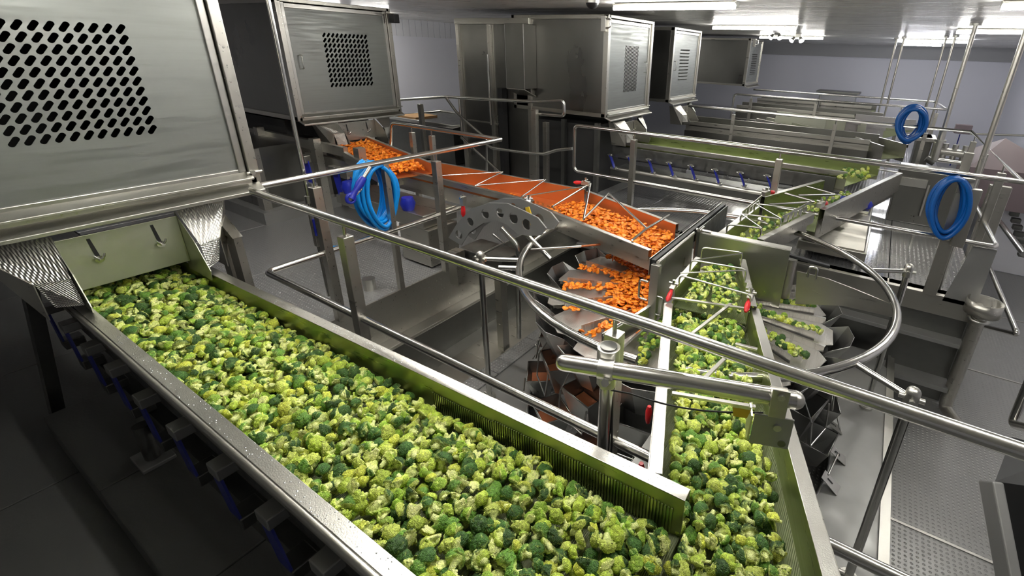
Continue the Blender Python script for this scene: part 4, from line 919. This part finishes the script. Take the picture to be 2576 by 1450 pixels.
# right side machine row behind rails
t = thing('guard_post_pair', 'wide flat steel post leaning beside the safety sign', 'post')
for px, py, y, w_ in ((2440, 385, 7.4, .05), (2520, 470, 6.2, .09)):
    p = at_y(px, py, y); MB().box((p.x - w_, y, LOW), (p.x + w_, y + .08, p.z)).build('post', 'steel', t, .004)
sb = thing('control_cabinet', 'white control cabinet with red button and blue safety sign', 'cabinet')
a = at_y(2440, 400, 9.0); b = at_y(2560, 400, 9.0)
MB().box((1.55, 9.0, LOW), (2.6, 9.6, -1.2)).build('body', 'sign', sb, .01)
def onface(px, py, y=8.99): return at_y(px, py, y)
sg = MB().slab([onface(2478, 458), onface(2510, 461), onface(2502, 484), onface(2470, 480)], (0, .004, 0)).build('safety_sign', 'sign', sb)
c = onface(2497, 470, 8.98); ring = [c + V((.045 * math.cos(i / 16 * 6.283), 0, .045 * math.sin(i / 16 * 6.283))) for i in range(16)]
MB().tube(ring, .008, 6, True).build('pictogram_ring', 'signblue', sg)
MB().cyl(c + V((0, .004, 0)), c + V((0, -.004, 0)), .022, 14).build('pictogram_eye', 'signblue', sg)
for (q0, q1, q2, q3) in (((2476, 477), (2507, 481), (2506, 485), (2475, 481)), ((2472, 487), (2505, 490), (2501, 502), (2467, 498))):
    MB().slab([onface(*q, 8.985) for q in (q0, q1, q2, q3)], (0, .003, 0)).build('sign_band', 'signblue', sg)
for dy in (0, 6): MB().slab([onface(*q, 8.98) for q in ((2477, 490 + dy), (2497, 492 + dy), (2497, 494 + dy), (2477, 492 + dy))], (0, .002, 0)).build('sign_line', 'sign', sg)
MB().cyl(onface(2495, 440, 8.99), onface(2495, 440, 8.95), .035, 14).build('stop_button', 'red', sb)
t = thing('hopper_hood', 'mauve pyramid-topped hopper by the right wall', 'hopper')
ap = at_y(2530, 348, 9.0); 
base = [(ap.x - .38, 8.4, -1.35), (ap.x + .7, 8.4, -1.35), (ap.x + .7, 9.8, -1.35), (ap.x - .38, 9.8, -1.35)]
MB().add([V(q) for q in base] + [V((ap.x, 9.0, ap.z))], [(0, 1, 4), (1, 2, 4), (2, 3, 4), (3, 0, 4), (3, 2, 1, 0)]).build('roof', 'mauve', t)
MB().box((ap.x - .37, 8.41, -1.9), (ap.x + .69, 9.79, -1.35)).build('body', 'mauve', t)
t = thing('pipe_header', 'cluttered valve header pipework behind the right-hand hose', 'pipe')
a = at_y(2345, 400, 8.6); b = at_y(2460, 417, 8.6)
MB().cyl(a, b, .03, 10).build('pipe', 'polish', t)
a2 = at_y(2350, 378, 8.8); b2 = at_y(2425, 388, 8.8); MB().cyl(a2, b2, .06, 12).build('pipe', 'bright', t)
for k in range(4): p = a2.lerp(b2, k / 3); MB().cyl(p - V((0, 0, .1)), p + V((0, 0, .12)), .04, 10).build('valve', 'bright', t)
MB().cyl(at_y(2330, 398, 8.5), at_y(2350, 410, 8.5), .05, 10).build('valve', 'dark', t)
t = thing('wall_box', 'grey box with a cable on the back wall above the pipe header', 'box')
a = at_y(2405, 312, 14); b = at_y(2440, 338, 14); MB().box((a.x, 13.9, b.z), (b.x, 14.1, a.z)).build('body', 'mauve', t, .01)
p = at_y(2415, 338, 13.95); MB().cyl(p, p - V((0, 0, .75)), .012, 8).build('cable', 'navy', t)
t = thing('back_cabinet', 'low grey cabinet standing against the back wall', 'cabinet')
a = at_y(2062, 232, 18.5); b = at_y(2148, 262, 18.5); MB().box((a.x, 18.5, -2), (b.x, 19.2, a.z)).build('body', 'grey', t, .01)
MB().box((a.x - .1, 18.4, a.z), (b.x + .1, 19.3, a.z + .06)).build('top', 'dark', t)
t = thing('conduit', 'thin horizontal conduit along the right wall', 'pipe'); MB().cyl(at_y(2440, 337, 12), at_y(2600, 342, 12), .02, 8).build('pipe', 'steel', t)
# grey elevator stacks between
t = thing('elevator_leg', 'grey box column standing right of the discharge trough', 'column')
a = at_y(2310, 345, 8.9); b = at_y(2350, 345, 8.9); MB().box((a.x, 8.9, LOW), (b.x, 9.4, a.z)).build('body', 'panel', t, .01)
MB().box((a.x - .05, 8.85, a.z - .06), (b.x + .05, 9.4, a.z)).build('collar', 'bright', t, .01)
t = thing('service_panel', 'grey panelled machine side behind the far feeder', 'machine')
a = at_y(2250, 430, 7.0); b = at_y(2390, 560, 7.0)
MB().box((.28, 7.0, PL), (1.0, 7.5, -1.25)).build('body', 'panel', t, .01)
MB().box((.3, 6.97, -1.45), (.6, 7.0, -1.35)).build('handle_strip', 'bright', t)
MB().cyl((.62, 6.96, -1.8), (.62, 6.96, -1.4), .015, 8).build('bar', 'bright', t)
# bin at left wall and carton
t = thing('open_bin', 'open grey bin with rolled rim behind the carrot chute', 'bin')
a = at_y(975, 345, 5.6); b = at_y(1140, 330, 5.6)
MB().box((a.x, 5.6, -1.9), (b.x, 6.9, -1.28)).build('body', 'dark', t)
MB().tube([(a.x, 5.6, -1.26), (b.x, 5.6, -1.26), (b.x, 6.9, -1.26), (a.x, 6.9, -1.26)], .03, 8, True).build('rim', 'bright', t)
MB().box((a.x + .1, 5.8, -1.5), (a.x + .6, 6.3, -1.24)).build('carton', 'cardb', t)
# dark machine at the bottom right
t = thing('dark_machine', 'dark machine corner with a flat guard at the right edge', 'machine')
p0 = at_z(2478, 1210, -2.1)
MB().bar(at_y(2492, 1212, 2.0), at_y(2545, 1500, 1.75), .04, .09).build('guard_strip', 'plate', t, .006)
MB().hexa([at_y(2503, 1212, 2.2), at_y(2700, 1240, 2.2), at_y(2760, 1700, 2.2), at_y(2560, 1700, 2.2), at_y(2545, 1100, 2.9), at_y(2700, 1140, 2.9), at_y(2700, 1400, 2.9), at_y(2560, 1400, 2.9)]).build('body', 'pit', t)
# floor seams
for k, (yy, x0, x1) in enumerate(((3.12, .62, 1.4), (5.6, 1.1, 3.0), (7.2, 1.1, 3.0))):
    struct(MB().box((x0, yy, LOW), (x1, yy + .02, LOW + .006)).build('trim_%d' % (k + 1), 'bright'))

# ================================================================== broccoli and carrots
def floret_mesh(seed, seg, rings, pal=0):
    rnd = random.Random(seed); R_ = 1.0
    cream = V((.76, .80, .32)); pale = V((.56, .66, .13))
    crown = [V((.032, .088, .013)), V((.42, .54, .06)), V((.12, .27, .03)), V((.56, .60, .07)), V((.045, .13, .018)), V((.28, .45, .04)), V((.50, .58, .10))][pal % 7]
    crown2 = crown * 1.6 + V((.03, .04, .0))
    ph = rnd.uniform(0, 6.28); kb = rnd.choice((5, 6, 7)); sq = rnd.uniform(.78, 1.15); stem = rnd.uniform(.35, .75); sr = rnd.uniform(.3, .42); flat_ = rnd.uniform(.55, .85)
    cut = rnd.random() < .35; cutd = rnd.uniform(.05, .3)
    vs, cs = [], []
    prof = []
    ns = max(2, rings // 4); nf = max(3, rings // 3); nc = rings - ns - nf
    for i in range(ns): prof.append((sr * (1.05 if i else .9), -stem - .25 + (stem * .8) * i / (ns), 0, 0))
    for i in range(nf):
        t = (i + 1) / nf; prof.append((sr + (1.0 - sr) * t ** 1.25, -.25 - stem * .2 * (1 - t) + .22 * t, t, 0))
    for i in range(1, nc + 1):
        an = (i / nc) * math.pi / 2; prof.append((math.cos(an) * 1.0, math.sin(an) * flat_ - .03, 1, 1))
    off = V((seed * 7.3, seed * 3.1, 0))
    for (r, z, fl, cr) in prof:
        for k in range(seg):
            a = 2 * math.pi * k / seg
            rr = r; zz = z; x = math.cos(a); y = math.sin(a)
            if cr:
                d = V((x * r, y * r, z)); n1 = noise.noise(d * 1.9 + off); n2 = noise.noise(d * 4.6 + off * 2); vd = noise.voronoi(d * 3.4 + off)[0]; lump = max(0, 1 - vd[0] * 1.6); n3 = noise.noise(d * 9 + off)
                s = .90 + .18 * n1 + .16 * n2 + .22 * lump + .20 * n3
                rr *= s; zz *= s; mixv = max(0, min(1, lump * 1.1 + .6 * n3)); c = (crown * .75).lerp(crown * 1.35 + V((.01, .02, 0)), mixv)
                if r > .93: c = c.lerp(pale, .35)
            elif fl:
                rib = math.cos(kb * a + ph + 1.5 * noise.noise(V((x, y, fl)) + off)); rr *= 1 + .16 * fl * rib * (1 - .4 * fl); zz -= .10 * fl * rib
                c = cream.lerp(pale * .75, max(0, min(1, .5 - .6 * rib))).lerp(crown2, max(0, fl - .6) * 1.3)
            else:
                rr *= 1 + .06 * noise.noise(V((x, y, z)) * 2 + off); c = cream if z > prof[0][1] + .01 else V((.62, .62, .33))
            p = V((x * rr * sq, y * rr / sq, zz))
            if False and p.y > cutd: p.y = cutd + (p.y - cutd) * .1; c = c.lerp(cream, .55)
            vs.append(p); cs.append(c)
    n = len(prof); fs = []
    for i in range(n - 1):
        for k in range(seg):
            l = (k + 1) % seg; fs.append((i * seg + k, i * seg + l, (i + 1) * seg + l, (i + 1) * seg + k))
    fs.append(tuple(range(seg - 1, -1, -1))); fs.append(tuple((n - 1) * seg + k for k in range(seg)))
    return vs, fs, cs
def raw_mesh(name, data, m):
    vs, fs, cs = data; me = bpy.data.meshes.new(name); me.from_pydata(vs, [], fs); me.materials.append(M[m])
    at = me.color_attributes.new('Col', 'FLOAT_COLOR', 'POINT'); buf = []
    for c in cs: buf += [c[0], c[1], c[2], 1.]
    at.data.foreach_set('color', buf); me.polygons.foreach_set('use_smooth', [True] * len(fs)); me.update(); return me
def cluster(seed, seg, rings, hi):
    rnd = random.Random(seed * 13 + 5); vs, fs, cs = [], [], []
    def put(data, mx):
        v0, f0, c0 = data; o_ = len(vs); vs.extend([mx @ v for v in v0]); fs.extend([tuple(i + o_ for i in f) for f in f0]); cs.extend(c0)
    n = rnd.choice((5, 6, 7)); halfcut = rnd.random() < .45; a0 = rnd.uniform(0, 6.28)
    put(floret_mesh(seed * 7, seg, rings, seed), Matrix.Translation((0, 0, .28)) @ Matrix.Scale(.62, 4))
    for k in range(n):
        a = a0 + (math.pi * 1.1 if halfcut else 6.283) * k / n + rnd.uniform(-.2, .2); tl = rnd.uniform(.55, 1.05); sc = rnd.uniform(.46, .66)
        mx = Matrix.Translation((0, 0, -.25)) @ Matrix.Rotation(a, 4, 'Z') @ Matrix.Rotation(tl, 4, 'Y') @ Matrix.Translation((0, 0, rnd.uniform(.42, .58))) @ Matrix.Scale(sc, 4)
        put(floret_mesh(seed * 7 + (k % 2) * 5, seg, rings, seed), mx)
    # main stem
    st_ = rnd.uniform(.1, .5); sg_ = 10 if hi else 7; o_ = len(vs); cr_ = V((.74, .80, .32))
    for z, r in ((-.5 - st_, .27), (-.45 - st_ * .5, .26), (-.35, .32), (-.05, .5), (.2, .5)):
        for k in range(sg_):
            a = 6.283 * k / sg_; vs.append(V((r * math.cos(a), r * math.sin(a), z))); cs.append(cr_ if z < -.2 else V((.55, .62, .18)))
    fs.append(tuple(o_ + k for k in range(sg_ - 1, -1, -1)))
    for i in range(4):
        for k in range(sg_): l = (k + 1) % sg_; fs.append((o_ + i * sg_ + k, o_ + i * sg_ + l, o_ + (i + 1) * sg_ + l, o_ + (i + 1) * sg_ + k))
    if seed % 5 in (0, 2, 3):      # sliced floret: a flat pale face with branches fanning to a green rim
        cd_ = rnd.uniform(.0, .2)
        for i, p in enumerate(vs):
            if p.y > cd_:
                q = math.hypot(p.x, p.z + .5); fan = noise.noise(V((math.atan2(p.x, p.z + .6) * 4.5, q * .8, seed)))
                base = V((.84, .86, .36)).lerp(V((.56, .68, .11)), max(0, min(1, q * .75 - .25 + fan * .9)))
                if q > 1.25: base = base.lerp(V((.22, .40, .05)), min(1, (q - 1.25) * 2.5))
                cs[i] = base; p.y = cd_ + .05 * fan + (p.y - cd_) * .14 - (.10 if fan > .22 else 0)
    for i, p in enumerate(vs):
        n_ = noise.noise_vector(p * 7 + V((seed, 0, 0))); vs[i] = p + n_ * .035
    return vs, fs, cs
HI = [raw_mesh('broccoli_floret', cluster(i, 18, 14, True), 'broc') for i in range(15)]
LO = [cluster(i, 9, 8, False) for i in range(15)]
def slice_mesh(seed):
    rnd = random.Random(seed); n = 14; vs, cs, fs = [], [], []
    org = V((.85, .20, .008)); core = V((.95, .34, .03))
    for z, r, c in ((-.2, 0, core), (-.2, .45, core), (-.2, .92, org), (-.08, 1, org * .75), (.08, 1, org * .75), (.2, .92, org), (.2, .45, core), (.2, 0, core)):
        for k in range(n):
            a = 2 * math.pi * k / n; w_ = .03 * math.sin(2 * a + seed); rr = r * (1 + .03 * math.cos(3 * a + seed)); vs.append(V((rr * math.cos(a), rr * math.sin(a), z + w_ * r))); cs.append(c)
    for i in range(7):
        for k in range(n): l = (k + 1) % n; fs.append((i * n + k, i * n + l, (i + 1) * n + l, (i + 1) * n + k))
    return vs, fs, cs
SL = [slice_mesh(i) for i in range(6)]; SLM = [raw_mesh('carrot_slice', s, 'carrot') for s in SL]

broc, carr = [], []       # (mesh index, matrix, place)
def rmat(p, s, tilt, rnd, flip=.5):
    if rnd.random() < flip: rot = Matrix.Rotation(rnd.uniform(.9, 2.3), 4, 'X')
    else: rot = Matrix.Rotation(rnd.uniform(-tilt, tilt), 4, 'X')
    return Matrix.Translation(p) @ Matrix.Rotation(rnd.uniform(0, 6.283), 4, 'Z') @ rot @ Matrix.Rotation(rnd.uniform(0, 6.283), 4, 'Z') @ Matrix.Scale(s, 4)
def bed(place, quad, step, size, rnd, zf, lst=None, kinds=15, flip=.55, tilt=.6, skip=0.):
    lst = broc if lst is None else lst
    """fill the quad A0,A1,B0,B1 (A along, B other side) with pieces"""
    A0, A1, B0, B1 = map(V, quad); Ln = (A1 - A0).length; W_ = (B0 - A0).length; nu = int(Ln / step); nv = max(1, int(W_ / step))
    for i in range(nu):
        for j in range(nv):
            if rnd.random() < skip: continue
            u = (i + .5 + rnd.uniform(-.45, .45)) / nu; v = (j + .5 + rnd.uniform(-.42, .42)) / nv
            p = A0.lerp(A1, u).lerp(B0.lerp(B1, u), v); p.z += zf(u, v) + rnd.uniform(-.012, .012)
            lst.append((rnd.randrange(kinds), rmat(p, size * rnd.uniform(.72, 1.2), tilt, rnd, flip), place))
rnd = random.Random(11)
inset = .03
bed('conveyor', ((-3.55, .455, CZ), (-.27, .455, CZ), (-3.55, .865, CZ), (-.27, .96, CZ)), .036, .0305, rnd, lambda u, v: -.028 - .01 * min(1, u * 8) - .012 * min(1, u * 3) - .045 * u - .035 * max(0, v - .75) * 4 * (.5 + .5 * u))
bed('conveyor', ((-3.55, .455, CZ), (-.27, .455, CZ), (-3.55, .865, CZ), (-.27, .96, CZ)), .040, .032, rnd, lambda u, v: -.082 - .04 * u)
fi = lambda a, b, k: a.lerp(b, k)
bed('near feeder', (fi(Lc, Ra, .08), fi(Lb, Rb, .10), fi(Lc, Ra, .84), fi(Lb, Rb, .84)), .036, .0295, rnd, lambda u, v: -.075)
bed('near feeder', (fi(Lc, Ra, .08), fi(Lb, Rb, .10), fi(Lc, Ra, .9), fi(Lb, Rb, .9)), .042, .032, rnd, lambda u, v: -.108)
broc = [q for q in broc if not (q[2] == 'near feeder' and q[1].translation.x < -.235 and q[1].translation.y < 1.0)]
bed('near feeder', (fi(La2, Ra2, .1), fi(Lb2, Rb2, .1), fi(La2, Ra2, .9), fi(Lb2, Rb2, .9)), .036, .026, rnd, lambda u, v: -.06)
bed('far feeder', (fi(P3, Q3, .1), fi(P2, Q2, .1), fi(P3, Q3, .9), fi(P2, Q2, .8)), .05, .03, rnd, lambda u, v: -.09)
bed('far feeder', (fi(P1, Q1, .15), fi(P0, Q0, .2), fi(P1, Q1, .8), fi(P0, Q0, .6)), .07, .03, rnd, lambda u, v: -.17, skip=.25)
a_, b_ = at_z(2110, 440, -1.2), at_z(2185, 446, -1.2)
bed('green conveyor', (a_, b_, a_ + V((0, .4, 0)), b_ + V((0, .4, 0))), .055, .034, rnd, lambda u, v: -.02 + .03 * v)
# weigher pans
for k in range(PANS):
    a = 2 * math.pi * (k + .3) / PANS; dg = (math.degrees(a) + 360) % 360
    z0 = -1.635
    if 84 < dg < 262:     # carrots
        for i in range(80):
            r = .40 + .50 * rnd.random() ** 1.2; t_ = -.02 * (r / .4) + rnd.gauss(0, .016 + .014 * r)
            p = prot(a, r, -.3 * (.062 + (r - .36) * .2) + t_ * .8, z0 - (r - .36) * .06 + .012 + rnd.uniform(0, .02)); carr.append((rnd.randrange(6), rmat(p, .0185 * rnd.uniform(.85, 1.15), .7, rnd, .15), 'pans'))
    else:
        for i in range(40):
            r = .38 + .54 * (i + rnd.random()) / 40; t_ = rnd.gauss(0, .012 + .012 * r)
            p = prot(a, r, -.25 * (.062 + (r - .36) * .2) + t_, z0 - (r - .36) * .06 + .022); broc.append((rnd.randrange(15), rmat(p, .031 * rnd.uniform(.8, 1.15), .6, rnd, .5), 'pans'))
# heaps on the cone
for i in range(1350):
    a = math.radians(rnd.uniform(85, 268)); r = .60 * math.sqrt(rnd.random())
    p = prot(a, r, 0, -1.47 - .26 * r + rnd.uniform(-.02, .015) - (.0 if r < .42 else (r - .42) * .3))
    if p.x > -1.045: continue
    carr.append((rnd.randrange(6), rmat(p, .0185 * rnd.uniform(.85, 1.15), .5, rnd, .1), 'heap'))
for i in range(480):
    a = math.radians(rnd.uniform(-100, 20)); r = .52 * math.sqrt(rnd.random()); p = prot(a, r, 0, -1.55 - .16 * r + rnd.uniform(-.015, .015))
    if p.x < -.97 or p.y > 3.1: continue
    broc.append((rnd.randrange(15), rmat(p, .028 * rnd.uniform(.8, 1.15), .6, rnd, .5), 'heap'))
bed('trough', (fi(G0, H0, .1), fi(G1, H1, .06), fi(G0, H0, .9), fi(G1, H1, .92)), .030, .020, rnd, lambda u, v: -.085 + .02 * u, carr, 6, .15, .6)
bed('trough', (fi(G0, H0, .1), fi(G1, H1, .06), fi(G0, H0, .9), fi(G1, H1, .92)), .034, .020, rnd, lambda u, v: -.105, carr, 6, .15, .6)
bed('trough', (fi(N0, F0, .1), fi(N1, F1, .1), fi(N0, F0, .6), fi(N1, F1, .9)), .05, .018, rnd, lambda u, v: -.145 + .02 * (1 - v), carr, 6, .3, .8, skip=.35)
bed('first stage', ((-5.5, 3.16, -1.1), (-3.98, 2.68, -1.1), (-5.5, 3.58, -1.1), (-3.86, 3.08, -1.1)), .032, .020, rnd, lambda u, v: -.03, carr, 6, .3, .8)
bed('first stage', ((-5.5, 3.16, -1.1), (-3.98, 2.68, -1.1), (-5.5, 3.58, -1.1), (-3.86, 3.08, -1.1)), .045, .022, rnd, lambda u, v: -.055, carr, 6, .3, .8)
# spill from trough end to heap
for i in range(90):
    t_ = rnd.random(); p = G1.lerp(H1, rnd.uniform(.1, .9)) + V((.06 * t_ + .01, 0, -.10 - .22 * t_ * t_)); p.x = min(p.x, -1.06)
    carr.append((rnd.randrange(6), rmat(p, .0165, 1., rnd, .4), 'heap'))
LBL = {'conveyor': 'broccoli floret in the bed of the big foreground conveyor', 'near feeder': 'broccoli floret in the near feeder trough below the thick sensor arm',
       'far feeder': 'broccoli floret in the slotted feeder behind the divider', 'green conveyor': 'pale broccoli floret at the mouth of the far green conveyor',
       'pans': 'piece lying in a radial weigher pan', 'heap': 'piece in the heap on the weigher cone'}
CL = {'heap': 'orange carrot slice in the heap at the centre of the weigher', 'pans': 'orange carrot slice lying in a radial weigher pan',
      'trough': 'orange carrot slice in the long carrot trough', 'first stage': 'orange carrot piece on the short conveyor under the left cabinet'}
BL = dict(LBL); BL['pans'] = 'broccoli floret lying in a radial weigher pan'; BL['heap'] = 'broccoli floret heaped between the weigher divider plates'
def inview(p):
    c = V((r0.dot(p), r1.dot(p), r2.dot(p)))
    if c.z < .1: return False
    x, y = c.x / c.z * FPX + PX, c.y / c.z * FPX + PY; return -20 < x < 2600 and -20 < y < 1480
def scatter(lst, hi, lo, name, labels, cat, mt, top, stufflabel):
    lst = [q for q in lst]
    vis = sorted([q for q in lst if inview(q[1].translation)], key=lambda q: r2.dot(q[1].translation) - (.25 if labels is CL else 0) * 0)
    # prefer pieces on top of the bed
    vis.sort(key=lambda q: r2.dot(q[1].translation) / q[1].to_scale()[0] - (8 if cat == 'broccoli' and q[1].translation.z > -1.29 else 0))
    ind, rest = vis[:300], vis[300:] + [q for q in lst if not inview(q[1].translation)]
    for k, mx, pl_ in ind:
        o = bpy.data.objects.new(name, hi[k]); COL.objects.link(o); o.matrix_world = mx; look = ('sliced, pale-faced ' if k % 5 in (0, 2, 3) else 'whole, round-headed ') if cat == 'broccoli' else ''; o['label'] = look + labels[pl_]; o['category'] = cat; o['group'] = look + '%s: %s' % (cat + ' pieces', pl_)
    for pl_ in sorted({q[2] for q in rest}):
        vs, fs, cs = [], [], []
        for k, mx, p2 in rest:
            if p2 != pl_: continue
            v0, f0, c0 = lo[k]; o_ = len(vs); vs += [mx @ v for v in v0]; fs += [tuple(i + o_ for i in f) for f in f0]; cs += c0
        o = bpy.data.objects.new(name + '_bed', raw_mesh(name + '_bed', (vs, fs, cs), mt)); COL.objects.link(o)
        o['label'] = stufflabel[pl_]; o['category'] = cat; o['kind'] = 'stuff'
scatter(broc, HI, LO, 'broccoli_floret', BL, 'broccoli', 'broc', 300, {'conveyor': 'mass of broccoli filling the big foreground conveyor', 'near feeder': 'mass of broccoli filling the near feeder trough', 'far feeder': 'broccoli in the slotted feeder behind the divider', 'green conveyor': 'pale broccoli at the mouth of the far green conveyor', 'pans': 'broccoli spread in the right-hand radial pans', 'heap': 'broccoli heaped on the right side of the weigher'})
scatter(carr, SLM, SL, 'carrot_slice', CL, 'carrot', 'carrot', 300, {'heap': 'heap of orange carrot slices on the weigher cone', 'pans': 'carrot slices spread in the left-hand radial pans', 'trough': 'carrot slices in the long trough', 'first stage': 'carrots on the short conveyor under the left cabinet'})
bpy.context.view_layer.update()
